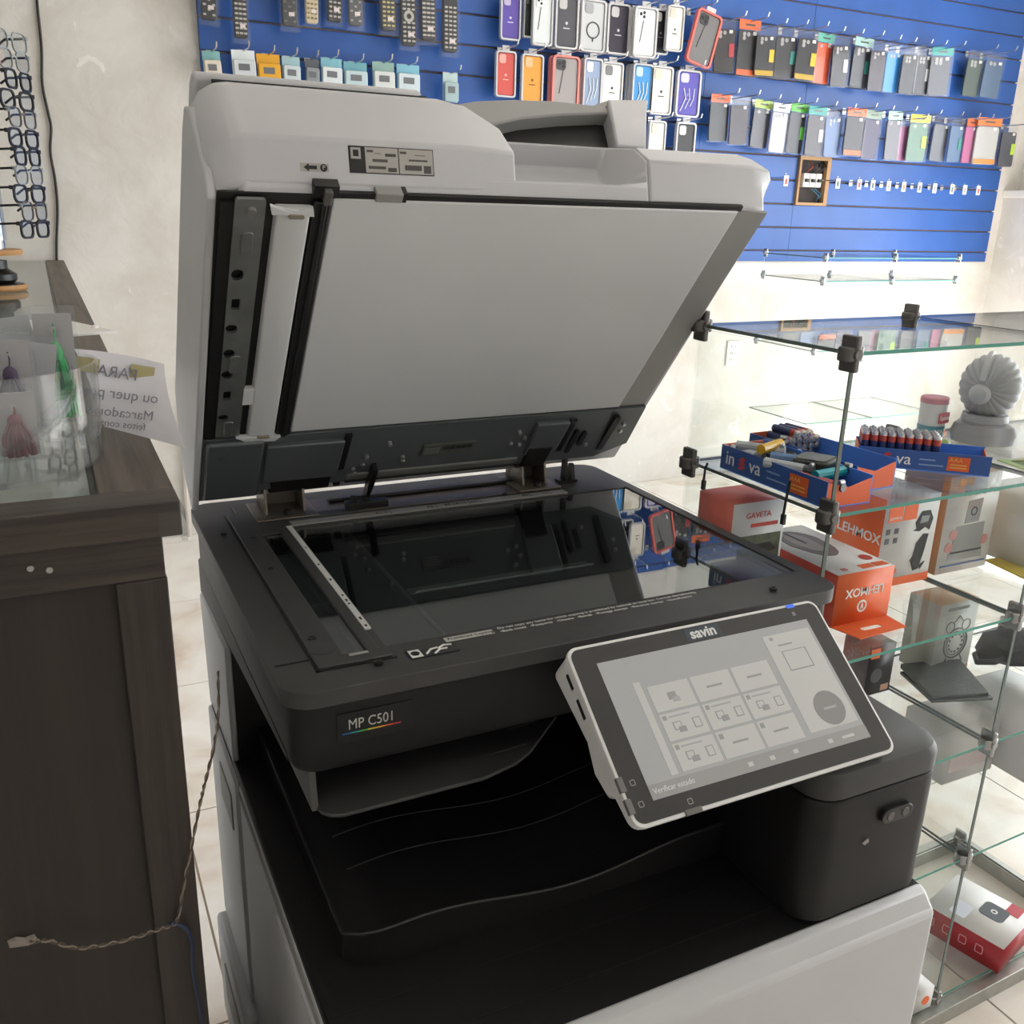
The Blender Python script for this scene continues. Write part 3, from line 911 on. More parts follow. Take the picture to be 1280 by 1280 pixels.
for r in range(3):
    for c in range(3):
        u0, v0 = 0.155 + c * 0.190, 0.125 + (2 - r) * 0.215
        srect('screen_tile', u0, v0, u0 + 0.178, v0 + 0.195, M_STL)
        if r == 0:
            if c == 0:
                srect('screen_icon', u0 + 0.07, v0 + 0.07, u0 + 0.105, v0 + 0.125, M_SDK, 0.0016)
                srect('screen_icon', u0 + 0.085, v0 + 0.05, u0 + 0.115, v0 + 0.085, M_SBG, 0.0017)
        elif (r, c) != (2, 1) and (r, c) != (2, 2):
            srect('screen_icon', u0 + 0.04, v0 + 0.065, u0 + 0.075, v0 + 0.125, M_SDK, 0.0016)
            srect('screen_icon', u0 + 0.044, v0 + 0.072, u0 + 0.071, v0 + 0.118, M_STL, 0.0017)
            srect('screen_icon', u0 + 0.058, v0 + 0.045, u0 + 0.088, v0 + 0.085, M_SDK, 0.0018)
            srect('screen_icon', u0 + 0.125, v0 + 0.050, u0 + 0.158, v0 + 0.125, M_SDK, 0.0016)
            srect('screen_icon', u0 + 0.129, v0 + 0.057, u0 + 0.154, v0 + 0.118, M_STL, 0.0017)
            srect('screen_icon', u0 + 0.010, v0 + 0.150, u0 + 0.026, v0 + 0.182, M_SDK, 0.0016)
            srect('screen_text_line', u0 + 0.035, v0 + 0.160, u0 + 0.125, v0 + 0.172, M_SBG, 0.0016)
        if (r, c) in ((2, 1), (2, 2)):
            srect('screen_icon', u0 + 0.010, v0 + 0.140, u0 + 0.028, v0 + 0.178, M_SDK, 0.0016)
        if (r, c) in ((0, 1), (0, 2), (2, 1), (2, 2)):
            srect('screen_text_line', u0 + 0.055, v0 + 0.090, u0 + 0.125, v0 + 0.105, M_SDK, 0.0016)
cx, cy = S(0.885, 0.285)
bt = CP(B().prism(circle(0.0165, 28, cx, cy), 0.001, 0.0018), 'screen_button', mat('screen lit button', '#7b7b7a', 0.2, emit=0.22))
srect('screen_text_line', 0.855, 0.275, 0.915, 0.292, M_SBG, 0.0021)
for a in ((0.80, 0.62, 0.92, 0.63), (0.80, 0.78, 0.92, 0.785), (0.80, 0.62, 0.804, 0.785), (0.916, 0.62, 0.92, 0.785), (0.80, 0.83, 0.87, 0.842), (0.775, 0.885, 0.79, 0.91)):
    srect('screen_frame_line', *a, M_SBAR, 0.0016)
a = S(0.012, 0.052)
text('screen_letters', 'Verificar estado', 0.0064, mat('screen lit letters', '#a9a9a8', 0.3, emit=0.5), pan, (a[0], a[1], 0.0015))
for u, t in ((0.42, 0), (0.52, 1), (0.63, 2), (0.80, 3)):
    srect('screen_icon', u, 0.035, u + 0.022, 0.065, M_STL, 0.0016)
srect('screen_text_line', 0.87, 0.040, 0.93, 0.060, M_STL, 0.0016)
text('brand_letters', 'savin', 0.0140, mat('logo white', '#d9dadb', 0.4), pan, (0.142, 0.1495, 0.0009), align='CENTER', sx=1.05, offset=0.0004)
CP(B().box(0.122, 0.162, 0.1435, 0.1555, 0.0005, 0.00095), 'brand_field', mat('brand field', '#2c3a46', 0.4))
CP(B().box(0.247, 0.256, 0.1555, 0.1592, 0.0006, 0.0012), 'status_light', mat('status blue', '#2f5fd0', 0.3, emit=0.6))
CP(B().box(0.2492, 0.2528, 0.1470, 0.1510, 0.0006, 0.0010), 'bezel_icon', mat('icon grey', '#77777a', 0.5))
for x, y, sx_, sy_ in ((0.0000, 0.031, 0.005, 0.012), (0.0000, 0.013, 0.005, 0.012), (0.048, 0.0000, 0.016, 0.004)):
    CP(B().box(x - 0.0006, x + sx_, y - 0.0006, y + sy_, -0.003, 0.0013), 'panel_key', mat('key grey', '#6b6a68', 0.45), bevel=0.0006)
for x, y in ((0.0125, 0.036), (0.0125, 0.018), (0.056, 0.0095)):
    k_ = CP(B().plate(rrect(0.0048, 0.0048, 0.001, 3, x, y), [rrect(0.0036, 0.0036, 0.0006, 3, x, y)], 0.0006, 0.0011), 'key_icon', mat('icon pale', '#9a9a9a', 0.5))
# card and USB slots on the left cheek
for y0, y1, zz in ((0.128, 0.142, -0.013), (0.100, 0.118, -0.0125)):
    CP(B().box(0.0002, 0.006, y0, y1, zz - 0.0025, zz + 0.001), 'card_slot', M_VOID)
CP(B().box(0.03, pw - 0.03, ph - 0.06, ph - 0.005, -0.075, -0.030), 'panel_arm', M_BLK, bevel=0.006)
CP(B().loft([[(0.004, y, z) for y, z in ((0.03, -0.016), (0.09, -0.016), (0.088, -0.033), (0.06, -0.042), (0.035, -0.034))], [(0.08, y, z) for y, z in ((0.03, -0.016), (0.09, -0.016), (0.088, -0.033), (0.06, -0.042), (0.035, -0.034))]]), 'card_reader_bulge', M_PNL, bevel=0.004)

# ------------------------------------------------------------------ dark wood counter on the left
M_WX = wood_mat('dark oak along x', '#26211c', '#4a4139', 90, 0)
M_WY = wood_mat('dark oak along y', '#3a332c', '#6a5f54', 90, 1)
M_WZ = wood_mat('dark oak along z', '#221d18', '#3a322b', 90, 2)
M_WZ2 = wood_mat('dark oak panel', '#1f1a16', '#2c241e', 60, 2)
M_CLEAR = glass('clear glass', (0.94, 0.97, 0.96), 1.45)
M_EDGE = mat('glass green edge', '#3f8f7f', 0.15)
CT = 0.98
ct = thing('display_counter', 'dark wood-grain counter with a glass top beside the printer', 'counter', (-0.6, 1.3, 0))
co = (0.6, -1.3, 0)
XRT = -0.067
B().box(-1.5, XRT, 0.0, 0.036, CT - 0.026, CT).build('top_rail', M_WX, ct, co, bevel=0.0012)
B().box(-0.118, XRT, 0.036, YW - 0.006, CT - 0.026, CT).build('top_rail', M_WY, ct, co, bevel=0.0012)
B().box(-1.5, -1.45, 0.036, YW - 0.006, CT - 0.026, CT).build('top_rail', M_WY, ct, co, bevel=0.0012)
B().box(-1.45, -0.1225, 0.040, YW - 0.01, CT - 0.008, CT - 0.002).build('glass_top', M_CLEAR, ct, co)
B().box(-0.1225, -0.1185, 0.0365, YW - 0.01, CT - 0.010, CT - 0.0015).build('gasket', M_BLK2, ct, co)
B().box(-1.45, -0.097, 0.031, YW - 0.01, CT - 0.085, CT - 0.075).build('display_floor', mat('display floor white', '#c9c7c0', 0.6), ct, co)
B().box(-1.49, -0.080, 0.012, 0.028, CT - 0.061, CT - 0.026).build('end_rail', M_WX, ct, co, bevel=0.001)
B().box(-0.114, -0.079, 0.012, 0.028, 0.0, CT - 0.061).build('end_stile', M_WZ, ct, co, bevel=0.001)
B().box(-1.48, -0.114, 0.020, 0.030, 0.0, CT - 0.061).build('end_panel', M_WZ2, ct, co)
B().box(-0.096, -0.079, 0.028, YW - 0.01, 0.0, CT - 0.026).build('side_panel', mat('bounce white', '#dcdad6', 0.5), ct, co)  # unseen side, made white to bounce light onto the printer
for u, v in ((38, 710), (62, 712)):
    q = at(u, v, 1, 0.012)
    B().lathe([(0, -0.0012), (0.0022, -0.0012), (0.0022, 0.0015), (0, 0.0015)], 12, (q.x, 0.0115, q.z), axis=1).build('screw', M_SCREW, ct, co)
cw = B()
q = at(228, 655, 1, 0.0)
tp = thing('packing_tape', 'scuffed clear tape stuck on the counter corner by the printer', 'tape', (q.x, -0.001, q.z))
B().box(-0.016, 0.001, -0.0006, 0.0004, -0.012, 0.010).build('tape_strip', glass('scuffed tape', (0.98, 0.98, 0.98), 1.1, 0.05, 0.015), tp)
B().box(-0.001, 0.0026, -0.0006, 0.030, -0.012, 0.010).build('tape_strip', MATS['scuffed tape'], tp)

# things lying on the display floor under the glass
def flat(name, label, cat, u0, v0, u1, v1, z, th, mt, rot=0.0):
    a, b_ = at(u0, v0, 2, z), at(u1, v1, 2, z)
    c = (a + b_) / 2
    o = B().box(-abs(b_.x - a.x) / 2, abs(b_.x - a.x) / 2, -abs(b_.y - a.y) / 2, abs(b_.y - a.y) / 2, 0, th).build(name, mt, None, (c.x, c.y, z), (0, 0, rot), bevel=0.0005)
    return tag(o, label, cat)
ZD = CT - 0.075
def onfloor(name, label, cat, x0, x1, y0, y1, th, mt, rot=0.0):
    o = B().box(-(x1 - x0) / 2, (x1 - x0) / 2, -(y1 - y0) / 2, (y1 - y0) / 2, 0, th).build(name, mt, None, ((x0 + x1) / 2, (y0 + y1) / 2, ZD), (0, 0, rot), bevel=0.0006)
    return tag(o, label, cat)
onfloor('notebook', 'dark slate notebook lying under the counter glass', 'notebook', -0.262, -0.195, 0.075, 0.17, 0.012, mat('slate cover', '#4a5058', 0.5), 0.06)
onfloor('card', 'orange card lying under the counter glass', 'card', -0.176, -0.145, 0.060, 0.085, 0.003, mat('orange card', '#d8693f', 0.6), 0.03)
onfloor('paper_sheet', 'white printed sheet lying under the counter glass', 'paper', -0.182, -0.135, 0.10, 0.20, 0.001, mat('sheet white', '#e6e6e2', 0.7), -0.05)
onfloor('booklet', 'pale grey booklet lying under the counter glass at the back', 'booklet', -0.30, -0.19, 0.34, 0.45, 0.006, mat('booklet grey', '#b9bcc0', 0.5), 0.0)

# clear bowl with bookmarks
M_ACR = glass('clear acrylic', (0.97, 0.975, 0.98), 1.5, 0.02, 0.03)
M_SLV = glass('plastic sleeve', (0.95, 0.96, 0.96), 1.4, 0.06, 0.05, '#dcdfe4')
BC = Vector((-0.243, 0.150, CT))
bw = thing('acrylic_holder', 'clear acrylic bowl holding tassel bookmarks on the counter', 'holder', BC)
b1 = B()
b1.smooth = True
n = 36
def ell(rx, ry, z, a0=0, dz=0.0):
    return [(rx * math.cos(2 * PI * i / n), ry * math.sin(2 * PI * i / n), z + dz * math.cos(2 * PI * i / n)) for i in range(n)]
b1.loft([ell(0.136, 0.095, 0.0), ell(0.139, 0.098, 0.078), ell(0.1365, 0.0955, 0.078), ell(0.1335, 0.0925, 0.002)], cap=False)
b1.build('bowl_wall', M_ACR, bw)
B().prism([(p[0], p[1]) for p in ell(0.1335, 0.0925, 0)], 0.0, 0.002).build('bowl_floor', M_ACR, bw)
cv = B()
cv.smooth = True
arc = []
for i in range(15):
    a = -0.15 + i * 0.155
    arc.append((0.118 * math.cos(a) , -0.010, 0.074 - 0.060 * math.sin(max(a, 0))))
V, F = [], []
for y in (-0.060, 0.055):
    for p in arc:
        V.append((p[0], y + p[1], p[2]))
for p in arc:
    V.append((p[0] * 1.02, 0.045, p[2] - 0.003))
for p in arc:
    V.append((p[0] * 1.02, -0.070, p[2] - 0.003))
m_ = len(arc)
for r in range(4):
    for i in range(m_ - 1):
        a, b_ = r * m_, ((r + 1) % 4) * m_
        F.append((a + i, a + i + 1, b_ + i + 1, b_ + i))
cv.add(V, F)
cv.build('curved_divider', M_ACR, bw)
def tassel(label, u, vtop, vbot, Y, col, lean):
    a, b_ = at(u, vtop, 1, Y), at(u + lean, vbot, 1, Y)
    Lg = a.z - b_.z
    t = thing('tassel_bookmark', label, 'bookmark', (b_.x, Y, b_.z), group=None)
    M = mat('tassel ' + col, col, 0.8)
    h = Lg
    B().box(-0.017, 0.017, 0.002, 0.0035, -0.004, h + 0.014).build('sleeve', M_SLV, t)
    B().box(-0.014, 0.014, 0.0036, 0.0046, 0.0, h + 0.008).build('bookmark_card', mat('bookmark card ' + col, '#b9b3b6', 0.6), t)
    sk = B()
    for i in range(44):
        a_ = random.uniform(0, 2 * PI)
        rr = random.uniform(0.2, 1.0)
        x1, y1 = 0.0125 * rr * math.cos(a_), 0.004 * rr * math.sin(a_)
        sk.tube([(x1 * 0.35, -0.003 + y1 * 0.5, h * 0.66), (x1 * 0.8, -0.003 + y1, h * 0.4), (x1 + random.uniform(-0.001, 0.001), -0.003 + y1, random.uniform(0, h * 0.06))], 0.0013, 5)
    sk.build('tassel_skirt', M, t)
    B().lathe([(0.001, h * 0.62), (0.0045, h * 0.64), (0.0052, h * 0.70), (0.0042, h * 0.78), (0.0015, h * 0.82)], 12, (0, -0.003, 0)).build('tassel_head', M, t)
    B().tube([(0, -0.003, h * 0.8), (0.0008, -0.002, h * 0.9), (0, 0.0, h)], 0.0007, 6).build('cord', M, t)
    B().lathe([(0.0012, -0.0005), (0.0022, -0.0005), (0.0022, 0.0008), (0.0012, 0.0008)], 12, (0, -0.001, h * 0.95), axis=1).build('ring', M_SCREW, t)
    return t
tassel('green tassel bookmark in a clear sleeve in the acrylic bowl', 76, 405, 522, 0.165, '#3f9a5e', 4)
tassel('dark purple tassel bookmark in a clear sleeve in the acrylic bowl', 20, 440, 532, 0.125, '#4b4056', 2)
tassel('maroon tassel bookmark low in the acrylic bowl', 22, 505, 570, 0.105, '#6a3038', 3)
for i, (u, v0, v1, Y, wd, lab) in enumerate(((48, 385, 520, 0.185, 0.030, 'wide empty clear sleeve standing behind the green tassel'), (35, 418, 540, 0.145, 0.040, 'slanted clear sleeve standing beside the purple tassel'), (5, 395, 520, 0.20, 0.045, 'large clear sleeve leaning at the back of the acrylic bowl'))):
    a, b_ = at(u, v0, 1, Y), at(u, v1, 1, Y)
    t = thing('plastic_sleeve', lab, 'sleeve', (b_.x, Y, b_.z), (0, (-0.12, 0.16, -0.2)[i], 0))
    B().box(-wd / 2, wd / 2, 0, 0.0012, 0, a.z - b_.z).build('film', M_SLV, t)
    B().box(-wd / 2 + 0.003, wd / 2 - 0.003, 0.0013, 0.0018, 0.004, (a.z - b_.z) * 0.93).build('insert_card', mat('insert card %d' % i, ('#d3d3d6', '#bdbbc0', '#c6c5c4')[i], 0.6), t)

# paper notice seen from behind
nu, nv = 14, 8
gp = []
for j in range(nv + 1):
    row = []
    for i in range(nu + 1):
        s_, t_ = i / nu, j / nv
        ul, vl = 93 + 37 * t_ + 3 * math.sin(PI * t_), 436 + 97 * t_
        ur, vr = 205 + 27 * t_ ** 1.6, 455 + 105 * t_
        u = ul + (ur - ul) * s_
        v = vl + (vr - vl) * s_ - 3 * math.sin(PI * s_) * (1 - t_)
        Y = 0.178 + 0.020 * s_ + 0.004 * math.sin(PI * s_) - 0.03 * t_ * s_
        row.append(at(u, v, 1, Y))
    gp.append(row)
pb = B()
pb.smooth = True
base = gp[nv][0].copy()
V = [tuple(p - base) for r in gp for p in r] + [tuple(p - base + Vector((0, 0.0005, 0))) for r in gp for p in r]
F = []
nn = (nu + 1) * (nv + 1)
for j in range(nv):
    for i in range(nu):
        a = j * (nu + 1) + i
        F.append((a, a + 1, a + nu + 2, a + nu + 1))
        F.append((nn + a, nn + a + nu + 1, nn + a + nu + 2, nn + a + 1))
edge = [i for i in range(nu + 1)] + [j * (nu + 1) + nu for j in range(1, nv + 1)] + [nv * (nu + 1) + i for i in range(nu - 1, -1, -1)] + [j * (nu + 1) for j in range(nv - 1, 0, -1)]
for i in range(len(edge)):
    a, b_ = edge[i], edge[(i + 1) % len(edge)]
    F.append((a, b_, nn + b_, nn + a))
pb.add(V, F)
ps_ = thing('paper_notice', 'curling white paper notice in a clear sleeve, seen from behind, beyond the bookmarks', 'notice', base)
pb.build('sheet', mat('notice paper', '#c6c4c9', 0.35), ps_)
M_SHOW = mat('show-through ink', '#77747e', 0.6)
def paper_pt(u, v):
    best = None
    for r in gp:
        for p in r:
            q = p - CAM
            d_ = q.dot(_f)
            uu, vv = 640 + FPX * q.dot(CR) / d_, 640 + FPX * q.dot(CD) / d_
            e = (uu - u) ** 2 + (vv - v) ** 2
            if best is None or e < best[0]:
                best = (e, p)
    y = best[1].y - 0.0022
    return at(u, v, 1, y)
for body, u, v, size in (('PARA V', 172, 470, 0.0135), ('ou quer presentear', 198, 499, 0.0125), ('Marcadores', 192, 521, 0.0115), ('feitos com', 182, 534, 0.0085)):
    q = paper_pt(u, v) - base
    o = text('mirrored_letters', body, size, M_SHOW, ps_, q, (PI / 2, math.radians(13), math.radians(11)), mirror=True)
for u, v, ww in ((178, 466, 0.020), (108, 456, 0.020)):
    q = paper_pt(u, v) - base
    B().box(-ww / 2, ww / 2, 0, 0.0003, -0.006, 0.006).build('printed_patch', mat('olive print', '#a39a6d', 0.6), ps_, q, (0, math.radians(13), math.radians(11)))

# papers lying further back on the counter
for i, (u, v, lab, c) in enumerate(((85, 410, 'white loose papers lying on the counter behind the bookmarks', '#dddbd6'),)):
    q = at(u, v, 2, CT)
    o = B().box(-0.06, 0.03, -0.10, 0.10, 0, 0.004).build('paper_stack', mat('loose paper', c, 0.7), None, (q.x, q.y, CT), (0, 0, 0.4), bevel=0.0005)
    tag(o, lab, 'paper')
q = at(119, 413, 2, CT)
tag(B().loft([[(x * s_, y * s_, z) for x, y in circle(0.006, 9)] for s_, z in ((0.7, 0), (1.1, 0.003), (0.8, 0.007), (0.2, 0.009))]).build('crumpled_tissue', mat('tissue', '#e9e6e4', 0.9), None, (q.x, q.y, CT)), 'small crumpled white tissue on the counter rail', 'tissue')

# eyeglass stand
SP = at(2, 362, 2, CT)
SP = Vector((SP.x - 0.012, SP.y, CT))
es = thing('eyewear_stand', 'rotating eyewear stand with a mirrored column and wooden discs on the counter', 'stand', SP)
M_DISC = mat('stand wood', '#b98a55', 0.5, noise=(20, 0.15))
B().lathe([(0, 0), (0.062, 0), (0.064, 0.004), (0.062, 0.012), (0, 0.012)], 32).build('base_disc', [M_DISC], es)
B().lathe([(0, 0.0121), (0.058, 0.0121), (0.058, 0.0135), (0, 0.0135)], 32).build('disc_pad', M_BLK2, es)
B().lathe([(0, 0.0135), (0.038, 0.0135), (0.046, 0.022), (0.046, 0.034), (0.030, 0.045), (0.030, 0.062), (0, 0.062)], 28).build('swivel_hub', M_BLK2, es)
zd = at(5, 318, 1, SP.y).z - CT
B().lathe([(0, zd), (0.062, zd), (0.064, zd + 0.005), (0.062, zd + 0.011), (0, zd + 0.011)], 32).build('upper_disc', M_DISC, es)
B().lathe([(0, zd + 0.011), (0.032, zd + 0.011), (0.032, zd + 0.70), (0, zd + 0.70)], 20).build('mirror_column', mat('mirror steel', '#c9cccd', 0.12, 0.95), es)
for a in range(6):
    ang = a * PI / 3 + 0.3
    B().box(0.032, 0.036, -0.004, 0.004, zd + 0.03, zd + 0.68).build('peg_rail', mat('rail clear', '#b9bec0', 0.2, 0.3), es, (0, 0, 0), (0, 0, ang))

def eyeglasses(kind):
    cols = {'black': '#1d1c1c', 'clear': '#9aa0a2', 'wire': '#6c6661'}
    M = mat('frame ' + kind, cols[kind], 0.25)
    t = thing('eyeglasses', 'x', 'glasses')
    for s_ in (-1, 1):
        rb = B()
        o_ = rrect(0.050, 0.038, 0.014, 4, s_ * 0.032, 0)
        i_ = rrect(0.041, 0.029, 0.011, 4, s_ * 0.032, 0) if kind == 'black' else rrect(0.047, 0.035, 0.013, 4, s_ * 0.032, 0)
        rb.plate(o_, [i_], -0.0018, 0.0018)
        rb.build('rim', M, t, rot=(PI / 2, 0, 0))
        B().prism(i_, -0.0005, 0.0005).build('lens', glass('lens', (0.93, 0.95, 0.96), 1.5), t, rot=(PI / 2, 0, 0))
        B().tube([(s_ * 0.058, 0, 0.012), (s_ * 0.060, 0.010, 0.012), (s_ * 0.056, 0.045, 0.010), (s_ * 0.052, 0.060, -0.002)], 0.0026, 6).build('temple', mat('temple black', '#191919', 0.3), t)
        B().box(s_ * 0.056, s_ * 0.0605, -0.002, 0.006, 0.008, 0.016).build('hinge_end', M_SCREW if kind != 'black' else M, t)
    B().tube([(-0.010, 0, 0.004), (0, -0.002, 0.008), (0.010, 0, 0.004)], 0.0022, 6).build('bridge', M, t)
    return t
proto = {k_: eyeglasses(k_) for k_ in ('black', 'clear', 'wire')}
usedp = set()
LABG = {'black': 'black full-rim eyeglasses on the outer side of the rotating stand', 'clear': 'clear-rimmed eyeglasses on the outer side of the rotating stand', 'wire': 'thin dark-rimmed eyeglasses on the outer side of the rotating stand'}
LABF = {'black': 'black full-rim eyeglasses on the front of the rotating stand', 'clear': 'clear-rimmed eyeglasses on the front of the rotating stand', 'wire': 'thin dark-rimmed eyeglasses on the front of the rotating stand'}
rowsR = [(56, 'clear'), (79, 'clear'), (103, 'black'), (128, 'black'), (149, 'wire'), (174, 'black'), (196, 'black'), (219, 'clear'), (242, 'black'), (263, 'wire'), (285, 'black')]
rowsF = [(126, 'wire'), (150, 'black'), (172, 'clear'), (196, 'clear'), (220, 'wire'), (244, 'wire'), (267, 'wire')]
def put(kind, loc, rot, lab, grp):
    if kind in usedp:
        g = dup(proto[kind], loc, rot)
    else:
        g = proto[kind]
        usedp.add(kind)
        g.location = loc
        g.rotation_euler = rot
    g['label'] = lab
    g['group'] = grp
for v, kd in rowsR:
    z = at(20, v, 1, SP.y).z
    a = math.radians(62 + random.uniform(-5, 5))
    put(kd, (SP.x + 0.105 * math.sin(a), SP.y - 0.105 * math.cos(a), z), (0, 0, a), LABG[kd], 'eyeglasses on the stand, outer side')
for v, kd in rowsF:
    z = at(5, v, 1, SP.y).z
    a = math.radians(-22)
    put(kd, (SP.x + 0.105 * math.sin(a) - 0.012, SP.y - 0.105 * math.cos(a), z), (0, 0, a), LABF[kd], 'eyeglasses on the stand, front')

# twisted wire taped to the counter end, and a blue cable
path = [at(u, v, 1, 0.0065) for u, v in ((36, 1178), (60, 1176), (95, 1185), (130, 1181), (165, 1173), (195, 1163), (213, 1157))]
path += [at(u, v, 1, 0.0065) for u, v in ((222, 1148), (230, 1105), (240, 1055), (250, 1005), (257, 975), (268, 930))]
path += [Vector((-0.045, 0.06, 0.775)), Vector((-0.03, 0.16, 0.76))]
def smooth_path(pts, k=6):
    out_ = []
    for i in range(len(pts) - 1):
        p0, p1, p2, p3 = pts[max(i - 1, 0)], pts[i], pts[i + 1], pts[min(i + 2, len(pts) - 1)]
        for j in range(k):
            t = j / k
            out_.append(0.5 * ((2 * p1) + (p2 - p0) * t + (2 * p0 - 5 * p1 + 4 * p2 - p3) * t * t + (3 * p1 - p0 - 3 * p2 + p3) * t ** 3))
    out_.append(pts[-1])
    return out_
sp_path = smooth_path(path, 10)
wt = thing('twisted_wire', 'thin twisted brown and white wire taped across the counter end panel', 'wire', path[0])
for ph_, c in ((0, '#4f463d'), (PI, '#857a6e')):
    V = []
    for i, p in enumerate(sp_path):
        a = i * 0.9 + ph_
        V.append(p - path[0] + Vector((0.0007 * math.cos(a), 0.0007 * math.sin(a), 0.0009 * math.sin(a))))
    B().tube(V, 0.0008, 5).build('strand', mat('strand ' + c, c, 0.6), wt)
q = at(28, 1177, 1, 0.018)
tp2 = B().loft([[(-0.0095, 0, -0.0035), (0.004, 0, -0.005), (0.010, 0, -0.002), (0.0085, 0, 0.003), (0.002, 0, 0.002), (-0.004, 0, 0.005), (-0.010, 0, 0.0035)], [(-0.0085, -0.002, -0.0025), (0.004, -0.003, -0.004), (0.009, -0.002, -0.001), (0.0075, -0.003, 0.002), (0.002, -0.0015, 0.001), (-0.004, -0.003, 0.004), (-0.009, -0.002, 0.003)]]).build('masking_tape', mat('tape beige', '#8d857b', 0.6), None, (q.x, 0.0195, q.z))
tag(tp2, 'crumpled bit of beige tape holding the twisted wire', 'tape')
bp = smooth_path([at(u, v, 1, 0.007) for u, v in ((213, 1154), (232, 1160), (240, 1180), (241, 1215), (250, 1262), (256, 1310))], 6)
tag(B().tube([p - bp[0] for p in bp], 0.0016, 6).build('blue_cable', mat('cable blue', '#23324f', 0.5), None, bp[0]), 'dark blue cable hanging down the counter stile', 'cable')

# ------------------------------------------------------------------ back wall: cables, slat board and its goods
q0 = at(45, -30, 1, YW - 0.006)
cp_ = smooth_path([at(u, v, 1, YW - 0.006) for u, v in ((44, -30), (47, 10), (52, 60), (53, 105), (60, 140), (64, 160), (63, 190), (69, 225), (72, 260), (71, 300), (71, 330))], 5)
tag(B().tube([p - cp_[-1] for p in cp_], 0.004, 7).build('black_cable', mat('cable black', '#17140f', 0.5), None, cp_[-1]), 'loose black cable running down the cream wall behind the counter', 'cable')
for du, lab in ((0, 'white cable hanging down the wall between counter and printer'),):
    wc = smooth_path([at(u + du, v, 1, YW - 0.012) for u, v in ((230, 470), (231, 560), (233, 620), (236, 655), (238, 682))], 5)
    tag(B().tube([p - wc[-1] for p in wc], 0.009, 8).build('white_cable', mat('cable white', '#cfc8bf', 0.5), None, wc[-1]), lab, 'cable')

M_BLUE = mat('slat blue paint', '#2a57a0', 0.38, noise=(5, 0.10))
M_MDF = mat('groove brown mdf', '#8d7864', 0.7)
YS = YW - 0.018
XL, XM, XE = 0.40, 2.385, 4.262
sw = thing('slatwall', 'blue slatwall display board on the back wall', 'slatwall', (XL, YW, 0.983))
def slat(x0, x1, z0, z1):
    b_ = B()
    b_.prism([(-0.0005, z0), (-0.016, z0), (-0.018, z0 + 0.002), (-0.018, z1 - 0.002), (-0.016, z1), (-0.0005, z1)], x0 - XL, x1 - XL, axis=0)
    b_.build('slat', M_BLUE, sw, (0, 0, -0.983))
bb = B()
bb.box(0, XM - XL, -0.006, -0.0005, 0.0, 1.08)
bb.box(XM - XL, 2.93 - XL, -0.006, -0.0005, 0.0, 1.075)
bb.box(3.115 - XL, XE - XL, -0.006, -0.0005, 0.0, 1.517)
bb.box(2.93 - XL, 3.115 - XL, -0.006, -0.0005, 0.0, 0.24)
bb.box(2.93 - XL, 3.115 - XL, -0.006, -0.0005, 0.445, 1.517)
bb.build('backing', M_MDF, sw)
g = 1.031
edges = [0.983]
while g < 2.5:
    edges += [g - 0.0032, g + 0.0032]
    g += 0.1
edges.append(2.50)
for i in range(0, len(edges), 2):
    z0, z1 = edges[i], edges[i + 1]
    if z0 < 2.04:
        slat(XL, XM - 0.001, z0, min(z1, 2.065))
    if z0 < 2.04:
        slat(XM + 0.001, 2.929, z0, min(z1, 2.06))
    if z0 > 1.2 and z1 < 1.44:
        slat(3.115, XE, z0, z1)
    else:
        slat(2.931, XE, z0, z1)
# breaker box in its cut-out
bx = thing('breaker_box', 'open breaker box with white switches set in the slatwall', 'breaker box', (3.0225, YW - 0.001, 1.228))
fr = B()
fr.plate([(-0.091, 0.0), (0.091, 0.0), (0.091, 0.206), (-0.091, 0.206)], [[(-0.080, 0.012), (0.070, 0.012), (0.070, 0.192), (-0.080, 0.192)]], 0.0, 0.030)
fr.build('cutout_frame', mat('raw mdf edge', '#b08a63', 0.7), bx, rot=(PI / 2, 0, 0))
B().box(-0.085, 0.075, -0.006, -0.001, 0.01, 0.198).build('dark_backing', mat('box dark inside', '#2a211c', 0.7), bx)
for k_ in range(3):
    br = B().box(-0.070 + k_ * 0.036, -0.070 + k_ * 0.036 + 0.033, -0.040, -0.006, 0.078, 0.135).build('breaker', mat('breaker white', '#dcdad4', 0.4), bx, bevel=0.002)
    B().box(-0.062 + k_ * 0.036, -0.062 + k_ * 0.036 + 0.016, -0.052, -0.040, 0.098, 0.112).build('toggle', M_BLK2, br, bevel=0.001)
for k_, (c, a, b_) in enumerate((('#2b5f78', (0.02, 0.07), (0.055, 0.03)), ('#2b5f78', (0.0, 0.07), (0.045, 0.02)), ('#1c1c1c', (0.03, 0.14), (0.06, 0.19)), ('#a8452f', (-0.04, 0.14), (-0.02, 0.185)), ('#1c1c1c', (-0.01, 0.14), (0.03, 0.18)))):
    B().tube([(a[0], -0.02, a[1]), ((a[0] + b_[0]) / 2 + 0.01, -0.035, (a[1] + b_[1]) / 2), (b_[0], -0.012, b_[1])], 0.003, 6).build('wire', mat('wire ' + c, c, 0.5), bx)

